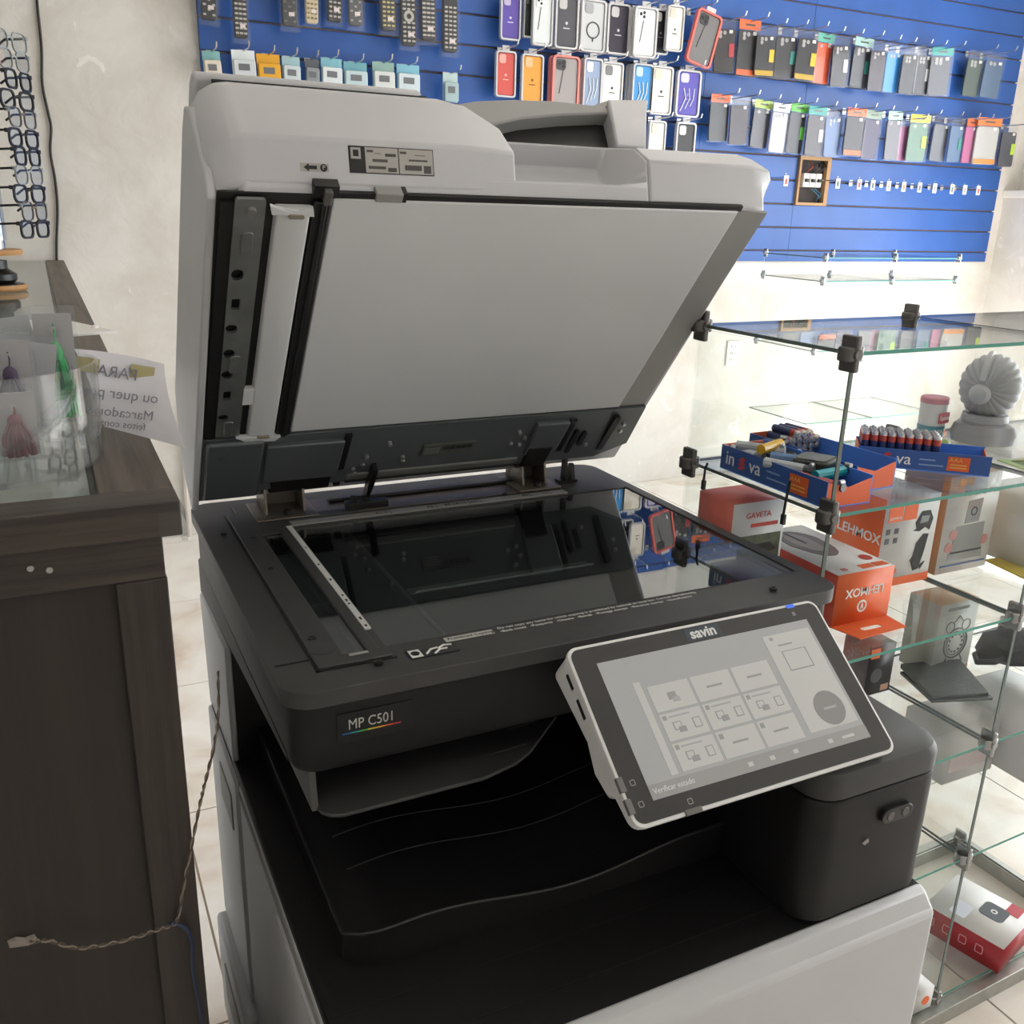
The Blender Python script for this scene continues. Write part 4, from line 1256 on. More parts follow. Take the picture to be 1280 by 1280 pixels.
M_HOOK = mat('hook steel', '#c4c6c8', 0.25, 0.9)
YP = 2.685
def hook(x, z, label, tipY=2.575, tagc=None, group=None):
    zz = math.floor((z - 1.031) / 0.1 + 0.5) * 0.1 + 1.031 if z > 1.03 else z
    t = thing('display_hook', label, 'hook', (x, YS, z), group=group)
    B().box(-0.010, 0.010, -0.003, 0.0, -0.012, 0.014).build('hook_plate', M_HOOK, t)
    B().tube([(0, -0.002, 0.004), (0, tipY - YS + 0.02, 0.004), (0, tipY - YS + 0.006, 0.008), (0, tipY - YS, 0.022)], 0.0026, 6).build('hook_rod', M_HOOK, t)
    if tagc:
        B().box(-0.012, 0.012, tipY - YS - 0.006, tipY - YS - 0.003, -0.030, 0.012).build('price_tag', mat('tag paper', '#e2e2de', 0.5), t)
        B().box(-0.006, 0.006, tipY - YS - 0.0068, tipY - YS - 0.006, -0.022, 0.000).build('tag_print', mat('tag ' + tagc, tagc, 0.5), t)
    return t

M_TRAY = mat('case tray clear grey', '#c9c9cb', 0.2)
M_FILM = glass('bag film', (0.98, 0.98, 0.985), 1.32, 0.10, 0.012, '#dfe6ea')
def place(u0, u1, v0, v1, Y=YP):
    um = (u0 + u1) / 2
    a, b_ = at(um, v0, 1, Y), at(um, v1, 1, Y)
    wx = at(u1, (v0 + v1) / 2, 1, Y).x - at(u0, (v0 + v1) / 2, 1, Y).x
    return (a.x + b_.x) / 2, b_.z, wx, a.z - b_.z
def boxed_case(short, u0, u1, v0, v1, col, cam_col='#cfc9c4', emblem='#3a3a3a', frame=None, tilt=0.0, dark=False, layers=1, Y=YP, extra=None):
    x, zb, wx, h = place(u0, u1, v0, v1, Y)
    lab = short + ' hanging on the blue slatwall'
    t = thing('boxed_phone_case', lab, 'phone case', (x, Y, zb), (0, tilt, 0), 'boxed phone cases on the slatwall')
    M_F = mat('case frame ' + (frame or 'clear'), frame or '#c9c9cb', 0.2)
    fr_ = B().plate(rrect(wx, h, wx * 0.14, 5, 0, h / 2), [rrect(wx * 0.86, h * 0.925, wx * 0.10, 5, 0, h / 2)], -0.001, 0.016)
    fr_.build('blister_frame', M_F, t, rot=(PI / 2, 0, 0))
    for k_ in range(1, layers):
        B().prism(rrect(wx, h, wx * 0.14, 5, -0.0, h / 2), 0, 0.010).build('stacked_blister', M_F, t, (-0.004 * k_, 0.016 * k_, 0.0), rot=(PI / 2, 0, 0))
    B().prism(rrect(wx * 0.84, h * 0.91, wx * 0.11, 5, 0, h / 2), 0.0, 0.011).build('case', mat('case ' + col, col, 0.4), t, rot=(PI / 2, 0, 0), bevel=0.0015)
    B().prism(rrect(wx * 0.34, h * 0.20, wx * 0.09, 4, -wx * 0.18, h * 0.83), 0.0108, 0.0135).build('camera_frame', mat('camera ' + cam_col, cam_col, 0.35), t, rot=(PI / 2, 0, 0), bevel=0.001)
    if emblem:
        B().prism(circle(wx * 0.055, 10, 0, h * 0.48) , 0.0108, 0.0118).build('emblem', mat('emblem ' + emblem, emblem, 0.4), t, rot=(PI / 2, 0, 0))
        B().box(-wx * 0.14, wx * 0.14, -0.0118, -0.0108, h * 0.375, h * 0.395).build('printed_line', mat('emblem ' + emblem, emblem), t)
    if extra == 'ring':
        B().plate(circle(wx * 0.27, 20, 0, h * 0.42), [circle(wx * 0.23, 20, 0, h * 0.42)], 0.0112, 0.013).build('magnet_ring', mat('ring dark', '#3c3d40', 0.4), t, rot=(PI / 2, 0, 0))
        B().box(-wx * 0.02, wx * 0.02, -0.013, -0.011, h * 0.20, h * 0.28).build('magnet_bar', mat('ring dark', '#3c3d40'), t)
    if extra == 'lens':
        for dx, dz in ((-0.24, 0.85), (-0.10, 0.80), (-0.10, 0.88)):
            B().prism(circle(wx * 0.055, 10, wx * dx, h * dz), 0.0135, 0.0148).build('lens_hole', mat('lens dark', '#2b2b2e', 0.3), t, rot=(PI / 2, 0, 0))
        B().tube([(-wx * 0.1, -0.012, h * 0.74), (-wx * 0.22, -0.012, h * 0.3)], 0.0012, 5).build('cord_print', mat('lens dark', '#2b2b2e'), t)
    if extra == 'shine':  # pale strips paint the shine on the film creases
        for k_ in range(3):
            B().tube([(-wx * 0.3 + k_ * wx * 0.2, -0.0125, h * 0.12 + k_ * 0.01), (-wx * 0.1 + k_ * wx * 0.16, -0.013, h * 0.4), (-wx * 0.2 + k_ * wx * 0.22, -0.0125, h * 0.62)], 0.0022, 5).build('crease_shine', mat('crease shine white', '#dfe6ec', 0.15), t)
    B().box(-wx * 0.18, wx * 0.18, -0.010, -0.006, h, h + 0.018).build('hang_tab', M_TRAY, t)
    hook(x, zb + h + 0.004, 'bent steel hook holding the ' + short, Y - 0.11)
    return t
LABS = {}
boxed_case('violet boxed phone case', 624, 649, -8, 51, '#5b4aa0', '#b7aecb', '#cfc9e0')
boxed_case('narrow dark green boxed phone case', 653, 666, -10, 48, '#2a3531', '#5d6663', None)
boxed_case('clear boxed phone case with dark lens drawing', 664, 689, -8, 58, '#d5dadc', '#e6eaec', None, extra='lens', Y=YP - 0.025)
boxed_case('charcoal boxed phone case', 692, 721, -6, 62, '#4a4a50', '#b9b7b6', '#c9c9cc', layers=3)
boxed_case('clear boxed phone case with a magnet ring', 724, 755, 0, 66, '#c3c6c8', '#9fa2a6', None, extra='ring', layers=2)
boxed_case('dark plum boxed phone case', 757, 785, 5, 69, '#2e2838', '#c3c0c4', '#c9c6d2', layers=2)
boxed_case('clear white boxed phone case with round lens print', 790, 819, 9, 73, '#dde1e2', '#e9eced', None, extra='lens', Y=YP - 0.03, layers=2)
boxed_case('plain black boxed phone case', 814, 834, 12, 69, '#232326', '#b5b3b0', '#8d8d90')
boxed_case('ivory boxed phone case in the upper row', 831, 852, 7, 65, '#e3dcd0', '#cfc6ba', '#3a3a3a', Y=YP - 0.03)
boxed_case('tilted coral-framed boxed phone case', 856, 888, 12, 82, '#6e6c6c', '#3a3a3c', None, frame='#e0746a', tilt=0.24, extra='lens', Y=YP - 0.03)
boxed_case('coral red boxed phone case', 618, 643, 64, 122, '#c9534c', '#d9a39a', '#e5b4ac')
boxed_case('orange boxed phone case', 650, 677, 68, 130, '#e59a3c', '#e6b98a', '#7a4a1c')
boxed_case('pink-framed grey boxed phone case', 688, 722, 70, 138, '#9c9695', '#4a4a4c', None, frame='#e58a84', extra='lens', layers=2)
boxed_case('pale blue boxed phone case in creased film', 727, 750, 73, 138, '#8fa0bd', '#e6eaf2', None, extra='shine', layers=2)
boxed_case('white boxed phone case with a camera slot', 750, 776, 78, 140, '#e6e3dc', '#7a7a7c', '#2f2f2f')
boxed_case('sky blue boxed phone case in creased film', 788, 813, 80, 140, '#3b8fd0', '#b9d6ea', None, extra='shine', layers=3)
boxed_case('cream boxed phone case', 811, 838, 83, 144, '#e6dfd2', '#d2c8b8', '#3a3a3a')
boxed_case('indigo boxed phone case', 843, 873, 88, 147, '#5146a8', '#c6c2dc', '#8a82cc', extra='shine')
boxed_case('white boxed phone case in the lowest row', 808, 829, 151, 209, '#ded9cf', '#cfc8bc', None)
boxed_case('black boxed phone case in the lowest row', 842, 866, 153, 212, '#2c2b2d', '#d8d5d0', None)

BAGN = [0]
def bag_case(short, u0, u1, v0, v1, col, header=None, footer=None, patch=None, dots=3, Y=YP, rot=0.0):
    BAGN[0] += 1
    Y = YP - 0.024 * (BAGN[0] % 2)
    x, zb, wx, h = place(u0, u1, v0, v1, Y)
    t = thing('bagged_phone_case', short + ' hanging on the blue slatwall', 'phone case', (x, Y, zb), (0, rot, 0), 'bagged phone cases on the slatwall')
    hh = 0.17 * h
    B().prism(rrect(wx * 0.86, h * 0.80, wx * 0.10, 4, 0, h * 0.42), 0.0, 0.009).build('case', mat('case ' + col, col, 0.45), t, rot=(PI / 2, 0, 0), bevel=0.0015)
    for k_ in range(dots):
        B().prism(circle(wx * 0.07, 10, -wx * 0.20 + (wx * 0.18 if k_ % 2 else 0), h * (0.75 - 0.07 * (k_ // 2))), 0.0088, 0.0105).build('camera_hole', mat('case hole grey', '#a9a7a6', 0.4), t, rot=(PI / 2, 0, 0))
    if header:
        B().box(-wx * 0.46, wx * 0.46, -0.0125, -0.0108, h - hh, h).build('header_card', mat('header ' + header, header, 0.5), t)
        B().box(-wx * 0.20, wx * 0.20, -0.0135, -0.0125, h - hh * 0.62, h - hh * 0.42).build('header_print', mat('header print', '#4c4a44', 0.5), t)
    else:
        B().box(-wx * 0.46, wx * 0.46, -0.0118, -0.0108, h - hh, h).build('bag_top', M_FILM, t)
    if footer:
        B().box(-wx * 0.42, wx * 0.42, -0.0125, -0.0108, h * 0.03, h * 0.13).build('footer_strip', mat('footer ' + footer, footer, 0.5), t)
    if patch:
        B().box(wx * 0.18, wx * 0.40, -0.0125, -0.0108, h * 0.30, h * 0.55).build('side_label', mat('patch ' + patch, patch, 0.5), t)
    B().box(wx * 0.16, wx * 0.30, -0.0128, -0.0108, h * 0.74, h * 0.80).build('price_sticker', mat('tag paper', '#e2e2de'), t)
    B().box(-wx * 0.49, wx * 0.49, -0.0150, -0.0136, 0.0, h * 0.985).build('bag_film', M_FILM, t)
    B().box(-wx * 0.49, wx * 0.49, 0.0010, 0.0022, 0.0, h * 0.985).build('bag_film', M_FILM, t)
    t.rotation_euler = (0, rot + random.uniform(-0.05, 0.05), random.uniform(-0.12, 0.06))
    hook(x, zb + h * 0.955, 'bent steel hook holding the ' + short, Y - 0.12)
bag_case('black bagged case with a red edge', 892, 919, 24, 92, '#2a2628', None, None, '#b8343c')
bag_case('black bagged case with orange header and orange foot', 919, 947, 25, 97, '#242326', '#e8692c', '#d8622c')
bag_case('black bagged case with yellow lettering strip', 943, 968, 33, 97, '#2b2b2f', None, '#c9a52c', '#d8c02c')
bag_case('black bagged case with a tall teal label', 967, 995, 34, 100, '#28272b', None, None, '#2c8f86')
bag_case('black bagged case with yellow tag and strip', 993, 1019, 36, 102, '#26252a', None, '#c9a52c', '#d8c02c')
bag_case('bright orange bagged case', 1015, 1038, 42, 106, '#e8603a', '#5bb8a4', None, None, 1)
bag_case('black bagged case beside the bright orange one', 1037, 1061, 45, 110, '#2c2b30', None, None, '#dadada')
bag_case('black bagged case with a teal side sticker', 1061, 1087, 47, 111, '#2a2a30', '#9fc7c0', None, '#2c8f86')
bag_case('dark mauve bagged case in the upper row', 1085, 1105, 52, 115, '#3d3640')
bag_case('bright blue bagged case', 1103, 1125, 55, 117, '#2b8fd6', None, None, None, 2)
bag_case('graphite bagged case next to the bright blue one', 1124, 1143, 57, 119, '#35343a', None, None, None, 4)
bag_case('graphite bagged case with white side lettering', 1142, 1161, 58, 120, '#38373d', None, None, '#d6d6d6', 4)
bag_case('grey bagged case with teal header', 1161, 1187, 59, 121, '#55565e', '#2c9a94', None, None, 4)
bag_case('olive green bagged case', 1204, 1225, 63, 122, '#47544a', None, None, None, 4)
bag_case('slate blue bagged case', 1226, 1250, 65, 124, '#4a627c', None, None, None, 2)
bag_case('black bagged case with orange header in the lower row', 885, 911, 118, 178, '#2b2a2d', '#e8692c', None, None, 0)
bag_case('dark wine bagged case', 911, 935, 120, 182, '#3a2f38', None, None, None, 0)
bag_case('charcoal bagged case with lime header', 936, 961, 125, 186, '#48464c', '#b6d668', None, None, 1)
bag_case('pale lilac bagged case with white header', 960, 982, 129, 192, '#b7b6c6', '#e3e3e1', None, None, 2)
bag_case('black bagged case with bright green header', 981, 1005, 129, 193, '#2c2c33', '#58b83a', None, '#58b83a', 0)
bag_case('dark grey bagged case with teal header in the lower row', 1005, 1029, 133, 196, '#4a454b', '#2f9c95', None, '#d6d6d6', 0)
bag_case('steel blue bagged case', 1029, 1052, 136, 197, '#5f79a6', None, None, None, 3)
bag_case('black bagged case with orange header and orange bottom label', 1053, 1079, 135, 196, '#2d2b30', '#e8692c', '#e8692c', None, 0)
bag_case('dark violet bagged case', 1077, 1097, 138, 200, '#443b5c', '#8aa08e', None, None, 0)
bag_case('grey bagged case with a mint header', 1105, 1125, 139, 201, '#66666c', '#a8d0bc', None, None, 1)
bag_case('magenta bagged case', 1121, 1138, 148, 202, '#8d3f72', None, None, '#2c9a94', 0)
bag_case('sage green bagged case with yellow header', 1133, 1158, 143, 203, '#5d7f6c', '#e6cf2e', None, '#a8d02e', 1)
bag_case('light grey bagged case in the lower row', 1161, 1184, 145, 203, '#7d8188', None, None, None, 0)
bag_case('dusty blue bagged case', 1184, 1202, 147, 204, '#5b7494', None, None, '#2c8f86', 0)
bag_case('narrow pink bagged case', 1203, 1217, 148, 205, '#b86a92', '#d8622c', None, None, 0)
bag_case('clear bagged case with orange header', 1217, 1246, 147, 207, '#b4b4b0', '#e8792c', '#d88a3c', None, 0)
bag_case('dark grey bagged case at the board edge', 1249, 1268, 155, 210, '#4a4c54', None, None, '#b6d62e', 0)

for i, (u, c) in enumerate(((981, '#b04a4a'), (1046, '#5a6a72'), (1073, '#b04a5a'), (1090, '#5a6a72'), (1110, '#8a8a8a'), (1129, '#b07a4a'), (1149, '#5a6a72'), (1168, '#8a8a8a'), (1190, '#5a6a72'), (1206, '#8a8a8a'), (1223, '#b04a4a'))):
    q = at(u, 231, 1, 2.60)
    hook(q.x, 1.331, 'empty steel hook with a white price tag under the bagged cases', 2.60, c, 'empty hooks with price tags')

# remote controls in bags
M_KEY = mat('remote key pale', '#b9b5ac', 0.5)
def remote(short, u0, u1, v1, col, style, keycol=None):
    x, zb, wx, h0 = place(u0, u1, v1 - 60, v1)
    h = 0.185
    t = thing('remote_control', short + ' in a clear bag on the slatwall', 'remote control', (x, YP, zb), (0, random.uniform(-0.03, 0.03), 0), 'bagged remote controls on the slatwall')
    bd = B().prism(rrect(wx * 0.74, h * 0.92, wx * 0.16, 4, 0, h * 0.5), 0.0, 0.018).build('body', mat('remote ' + col, col, 0.45), t, rot=(PI / 2, 0, 0), bevel=0.003)
    K = mat('keys ' + (keycol or 'pale'), keycol or '#b9b5ac', 0.5)
    rows = 10
    for r in range(rows):
        zz = h * (0.12 + 0.075 * r)
        if style == 'ring' and r in (5, 6):
            if r == 5:
                B().plate(circle(wx * 0.25, 16, 0, zz + 0.006), [circle(wx * 0.12, 16, 0, zz + 0.006)], 0.0178, 0.0200).build('key_ring', K, t, rot=(PI / 2, 0, 0))
            continue
        for c_ in range(3):
            xx = (c_ - 1) * wx * 0.22
            if style == 'sparse' and (r + c_) % 2:
                continue
            sz = wx * (0.075 if style != 'wide' else 0.09)
            B().prism(rrect(sz * 2, h * 0.032, h * 0.010, 2, xx, zz), 0.0178, 0.0200).build('key', K, t, rot=(PI / 2, 0, 0))
    B().box(-wx * 0.06, wx * 0.22, -0.0212, -0.0200, h * 0.20, h * 0.26).build('price_sticker', mat('sticker pinkish', '#e6d9d6', 0.5), t, (0, 0, 0), (0, 0, 0))
    B().box(-wx * 0.49, wx * 0.49, -0.0235, -0.0222, -0.008, h).build('bag_film', M_FILM, t)
    B().box(-wx * 0.49, wx * 0.49, 0.001, 0.002, -0.008, h).build('bag_film', M_FILM, t)
    return t
remote('short black remote with a pink price sticker', 246, 272, 29, '#2b2b2c', 'sparse')
remote('black remote with pale round keys', 288, 311, 52, '#262626', 'wide')
remote('dark grey remote with few keys', 348, 373, 37, '#3c3d3f', 'sparse', '#6a6a6a')
remote('cream remote with gold keys', 377, 398, 33, '#cfc2a2', 'grid', '#8d7a4c')
remote('black remote with tight key rows', 404, 428, 31, '#2a292b', 'grid')
remote('grey remote with a silver lower half', 431, 454, 36, '#58595c', 'sparse', '#9c9c9c')
remote('charcoal remote with yellow number keys', 472, 496, 42, '#3a3a3c', 'grid', '#c6b87a')
remote('large black remote with a silver ring key', 497, 522, 61, '#1f1f21', 'ring')
remote('long black remote with pale square keys', 522, 546, 54, '#29282a', 'wide')
remote('longest black remote with grey oval keys', 549, 573, 69, '#242426', 'grid')
# small accessories hung under the remotes
for i, (u0, u1, v0, v1, c, h_, short) in enumerate((
        (254, 277, 64, 100, '#d8cfbd', '#7fb0b0', 'cream boxed adapter with a teal header'),
        (290, 320, 63, 100, '#c9cfd2', '#dfe6e8', 'pale grey accessory pack'),
        (321, 351, 68, 104, '#e0a52a', '#e0a52a', 'yellow accessory pack'),
        (352, 375, 71, 106, '#c3ced2', '#9fc0c6', 'pale teal accessory pack'),
        (380, 398, 74, 108, '#8a8f94', '#5c6064', 'dark grey accessory pack'),
        (400, 427, 73, 108, '#d3dadd', '#7fb8c6', 'white accessory pack with a blue header'),
        (429, 459, 78, 112, '#b9cdd2', '#6fa8b4', 'aqua accessory pack'),
        (465, 493, 78, 114, '#cdd2d0', '#8fb0a8', 'white accessory pack with a sage header'),
        (495, 524, 81, 116, '#c6d4da', '#7fb8cc', 'sky-tinted accessory pack'),
        (553, 572, 91, 128, '#9fb6ba', '#b8cccc', 'small clear accessory blister'))):
    x, zb, wx, h = place(u0, u1, v0, v1)
    t = thing('accessory_pack', short + ' hanging under the remotes', 'accessory', (x, YP, zb), (0, random.uniform(-0.05, 0.05), 0), 'small packs under the remotes')
    B().prism(rrect(wx * 0.92, h * 0.66, 0.006, 3, 0, h * 0.34), 0.0, 0.020).build('blister', mat('accessory ' + c, c, 0.35), t, rot=(PI / 2, 0, 0), bevel=0.003)
    B().box(-wx * 0.48, wx * 0.48, -0.004, 0.0, 0, h).build('backing_card', mat('backing ' + h_, h_, 0.5), t)
    B().box(-wx * 0.25, wx * 0.2, -0.0215, -0.0200, h * 0.30, h * 0.52).build('product_print', mat('product dark', '#6a6c70', 0.4), t)
    hook(x, zb + h * 0.93, 'bent steel hook holding the ' + short, YP - 0.10)

# wall outlet
q = at(915, 442, 1, YW)
ol = thing('wall_outlet', 'white double wall outlet on the sunlit back wall', 'outlet', (q.x, YW, q.z - 0.055))
B().box(-0.036, 0.036, -0.009, 0.0, 0, 0.115).build('plate', mat('outlet white', '#efeeea', 0.35), ol, bevel=0.003)
for zz in (0.030, 0.058, 0.088):
    s_ = B().box(-0.016, 0.016, -0.012, -0.008, zz - 0.009, zz + 0.009).build('socket', mat('socket white', '#e2e1dc', 0.35), ol, bevel=0.002)
    for dx in (-0.007, 0.007):
        B().box(dx - 0.0016, dx + 0.0016, -0.0126, -0.0118, zz - 0.003, zz + 0.003).build('pin_hole', M_BLK2, s_)

# ------------------------------------------------------------------ glass display cases
M_CLAMP = mat('clamp dark plastic', '#63615f', 0.25, 0.5)
M_CLAMPS = mat('clamp chrome', '#9a9a98', 0.25, 0.85)
M_SHELF = glass('shelf glass', (0.985, 0.996, 0.991), 1.5)
def sheet(b_, name, parent, loc=(0, 0, 0)):
    return b_.build(name, [M_SHELF, M_EDGE, mat('glass edge grey', '#5d6a66', 0.15)], parent, loc)
def shelf_mesh(x0, x1, y0, y1, z):
    b_ = B()
    t = 0.0042
    b_.add([(x0, y0, z - t), (x1, y0, z - t), (x1, y1, z - t), (x0, y1, z - t), (x0, y0, z), (x1, y0, z), (x1, y1, z), (x0, y1, z)], [(3, 2, 1, 0), (4, 5, 6, 7)])
    b_.mat = 1
    b_.add([(x0, y0, z - t), (x1, y0, z - t), (x1, y1, z - t), (x0, y1, z - t), (x0, y0, z), (x1, y0, z), (x1, y1, z), (x0, y1, z)], [(0, 1, 5, 4)])
    b_.mat = 2
    b_.add([(x0, y0, z - t), (x1, y0, z - t), (x1, y1, z - t), (x0, y1, z - t), (x0, y0, z), (x1, y0, z), (x1, y1, z), (x0, y1, z)], [(1, 2, 6, 5), (2, 3, 7, 6), (3, 0, 4, 7)])
    return b_
def panel_x(x, y0, y1, z0, z1):
    return B().box(x - 0.0022, x + 0.0022, y0, y1, z0, z1)
def panel_y(y, x0, x1, z0, z1):
    return B().box(x0, x1, y - 0.0022, y + 0.0022, z0, z1)
XB, YB0 = 0.983, 0.058
XA = XB - 0.378
DEP = 0.25
XC = XB + 0.378
LV = {'T0': 1.050, 'S1': 0.873, 'S2': 0.683, 'S3': 0.489, 'S4': 0.296, 'S5': 0.034}
gc = thing('glass_display_case', 'tall modular clear glass display case with clamps beside the printer', 'display case', (XB, YB0, 0), (0, 0, 0.028))
order = ['S5', 'S4', 'S3', 'S2', 'S1', 'T0']
x_a, x_c = -0.378, 0.378
for k_ in order:
    z = LV[k_]
    for xx0, xx1 in ((x_a, -0.003), (0.003, x_c)):
        sheet(shelf_mesh(xx0 + 0.001, xx1 - 0.001, 0.0, DEP, z), 'glass_shelf', gc)
for i in range(len(order) - 1):
    z0, z1 = LV[order[i]] + 0.001, LV[order[i + 1]] - 0.006
    for xx in (x_a, 0.0, x_c):
        sheet(panel_x(xx, 0.0, DEP, z0, z1), 'glass_panel', gc)
        B().box(xx - 0.0026, xx + 0.0026, -0.0012, 0.0004, z0, z1).build('glass_edge', mat('glass edge grey', '#5d6a66', 0.15), gc)
    for xx0, xx1 in ((x_a, 0.0), (0.0, x_c)):
        sheet(panel_y(DEP, xx0 + 0.003, xx1 - 0.003, z0, z1), 'glass_panel', gc)
def clamp(x, y, z, mt, parent, s_=1.0, up=False):
    b_ = B()
    b_.prism(rrect(0.030 * s_, 0.022 * s_, 0.008 * s_, 4, 0, 0), -0.009 * s_, 0.009 * s_)
    c = b_.build('clamp', mt, parent, (x, y, z), bevel=0.002)
    B().box(-0.0045 * s_, 0.0045 * s_, -0.013 * s_, 0.013 * s_, -0.022 * s_, 0.022 * s_).build('clamp_jaw', mt, c, bevel=0.002)
    B().lathe([(0, -0.014 * s_), (0.006 * s_, -0.014 * s_), (0.007 * s_, -0.011 * s_), (0.007 * s_, 0.0)], 12, (0, 0, 0), axis=1).build('clamp_screw', mt, c)
    return c
for k_ in order:
    for xx in (x_a, 0.0, x_c):
        for yy in (0.004, DEP - 0.004):
            top = k_ in ('T0', 'S1')
            clamp(xx, yy, LV[k_] - 0.002, M_CLAMP if top else M_CLAMPS, gc, 0.86 if top else 0.85)
rail = mat('aluminium rail', '#a3a39d', 0.35, 0.7, noise=(60, 0.1))
for a in ((x_a, x_c, -0.02, 0.0), (x_a, x_c, DEP, DEP + 0.02), (x_a - 0.02, x_a, -0.02, DEP + 0.02), (x_c, x_c + 0.02, -0.02, DEP + 0.02), (-0.01, 0.01, 0.0, DEP)):
    B().box(a[0], a[1], a[2], a[3], 0.0, 0.028).build('base_rail', rail, gc, bevel=0.001)

# rear glass case close to the back wall
rc_ = thing('glass_display_case', 'low clear glass case standing against the blue slatwall', 'display case', (2.65, 2.20, 0))
x0, x1, x2 = 0.0, 0.38, 0.76
zt0, zt1 = 1.029, 0.938
for xx0, xx1 in ((x0, x1), (x1, x2)):
    for z in (zt0, zt1, 0.66, 0.36, 0.05):
        sheet(shelf_mesh(xx0 + 0.003, xx1 - 0.003, 0, 0.36, z), 'glass_shelf', rc_)
for xx in (x0, x1, x2):
    sheet(panel_x(xx, 0, 0.36, 0.0, zt0 - 0.006), 'glass_panel', rc_)
    for z in (zt0, zt1, 0.66):
        for yy in (0.004, 0.356):
            clamp(xx, yy, z, mat('clamp pale', '#a9adb0', 0.2, 0.6), rc_, 0.8)

# ------------------------------------------------------------------ goods in the front case
M_TXTW = mat('print white', '#f0efec', 0.5)
M_ORG = mat('carton orange', '#f2703c', 0.45, noise=(20, 0.05))
M_CWHT = mat('carton white', '#d9d7d4', 0.45)
M_KRAFT = mat('carton kraft', '#c0966a', 0.6)
def carton(name, label, x0, x1, y0, y1, z, h, mats, rot=0.0):
    """box whose faces take mats: [rest, front, left, top]"""
    cx, cy = (x0 + x1) / 2, (y0 + y1) / 2
    t = thing(name, label, 'box', (cx, cy, z), (0, 0, rot))
    a, c = (x1 - x0) / 2, (y1 - y0) / 2
    b_ = B()
    V = [(-a, -c, 0), (a, -c, 0), (a, c, 0), (-a, c, 0), (-a, -c, h), (a, -c, h), (a, c, h), (-a, c, h)]
    for fs, mi in (([(3, 2, 1, 0), (1, 2, 6, 5), (2, 3, 7, 6)], 0), ([(0, 1, 5, 4)], 1), ([(3, 0, 4, 7)], 2), ([(4, 5, 6, 7)], 3)):
        b_.mat = mi
        b_.add(V, fs)
    me = b_.mesh('carton', mats)
    bm = bmesh.new()
    bm.from_mesh(me)
    bmesh.ops.remove_doubles(bm, verts=bm.verts, dist=1e-6)
    bmesh.ops.recalc_face_normals(bm, faces=bm.faces)
    bm.to_mesh(me)
    bm.free()
    o = bpy.data.objects.new('carton', me)
    COL.objects.link(o)
    o.parent = t
    return t, a, c
RX = (PI / 2, 0, 0)
RL = (PI / 2, 0, -PI / 2)
ZS2, ZS1, ZS3, ZS5 = LV['S2'] + 0.0004, LV['S1'] + 0.0004, LV['S3'] + 0.0004, LV['S5'] + 0.0004
# white and orange carton with the helmet drawing
t, a, c = carton('product_box', 'white and orange LEHMOX carton with a black device drawing on the glass shelf', 0.868, 0.974, 0.200, 0.290, ZS2, 0.132, [M_ORG, M_CWHT, M_ORG, M_CWHT])
text('brand_letters', 'LEHMOX', 0.020, M_TXTW, t, (-a - 0.0004, c - 0.008, 0.072), RL, offset=0.0003)
B().box(-a, a, -c - 0.0005, -c + 0.0005, 0.0, 0.012).build('footer_strip', M_ORG, t)
for k_ in range(2):
    B().box(-a + 0.008 + k_ * 0.029, -a + 0.034 + k_ * 0.029, -c - 0.0006, -c, 0.098, 0.122).build('brand_patch', M_ORG, t)
text('brand_letters', 'LEHMOX', 0.0055, M_TXTW, t, (-a + 0.010, -c - 0.0007, 0.103), RX)
M_DRAW = mat('drawing black', '#222326', 0.5)
for poly in ([(0.010, 0.092), (0.020, 0.108), (0.036, 0.108), (0.044, 0.095), (0.040, 0.078), (0.030, 0.084), (0.014, 0.082)], [(0.008, 0.080), (0.018, 0.084), (0.030, 0.083), (0.020, 0.078)],
             [(0.018, 0.060), (0.030, 0.073), (0.040, 0.072), (0.036, 0.044), (0.030, 0.020), (0.020, 0.018), (0.014, 0.030)], [(0.010, 0.034), (0.018, 0.044), (0.016, 0.030)], [(0.030, 0.024), (0.042, 0.030), (0.034, 0.018)]):
    B().prism(poly, -c - 0.0007, -c, axis=1).build('device_drawing', M_DRAW, t)
B().prism([(0.018, 0.090), (0.034, 0.091), (0.036, 0.100), (0.020, 0.101)], -c - 0.0010, -c, axis=1).build('device_drawing', mat('drawing grey', '#9a9c9e', 0.4), t)
for k_ in range(4):
    B().box(-0.046 + (k_ % 2) * 0.016, -0.038 + (k_ % 2) * 0.016, -c - 0.0006, -c, 0.066 + (k_ // 2) * 0.014, 0.074 + (k_ // 2) * 0.014).build('feature_icon', mat('icon dark', '#55565a', 0.5), t)
text('brand_letters', 'LAR', 0.010, M_ORG, t, (-0.030, -c - 0.0007, 0.022), RX)
# lying mouse carton with the hang flap folded forward
t, a, c = carton('product_box', 'white LEHMOX carton with a mouse picture lying with its orange end forward', 0.716, 0.814, 0.126, 0.298, ZS2, 0.072, [M_CWHT, M_ORG, mat('carton red', '#cf4a34', 0.45), M_CWHT])
text('brand_letters', 'LEHMOX', 0.0165, M_TXTW, t, (a - 0.014, -c - 0.0004, 0.044), (PI / 2, PI, 0), offset=0.0003)
B().plate(circle(0.0085, 18, 0, 0.023), [circle(0.0060, 18, 0, 0.023)], c, c + 0.0006).build('brand_emblem', M_TXTW, t, rot=RX)
B().prism([(-0.003, 0.018), (0.0, 0.029), (0.003, 0.018), (0.0, 0.021)], -c - 0.0006, -c, axis=1).build('brand_emblem', M_TXTW, t)
fl_ = B().plate([(-a, -c), (a, -c), (a - 0.004, -c - 0.036), (-a + 0.010, -c - 0.040)], [rrect(0.034, 0.009, 0.004, 4, 0.0, -c - 0.020)], 0.0002, 0.0014)
fl_.build('hang_flap', M_ORG, t)
mo = B()
mo.smooth = True
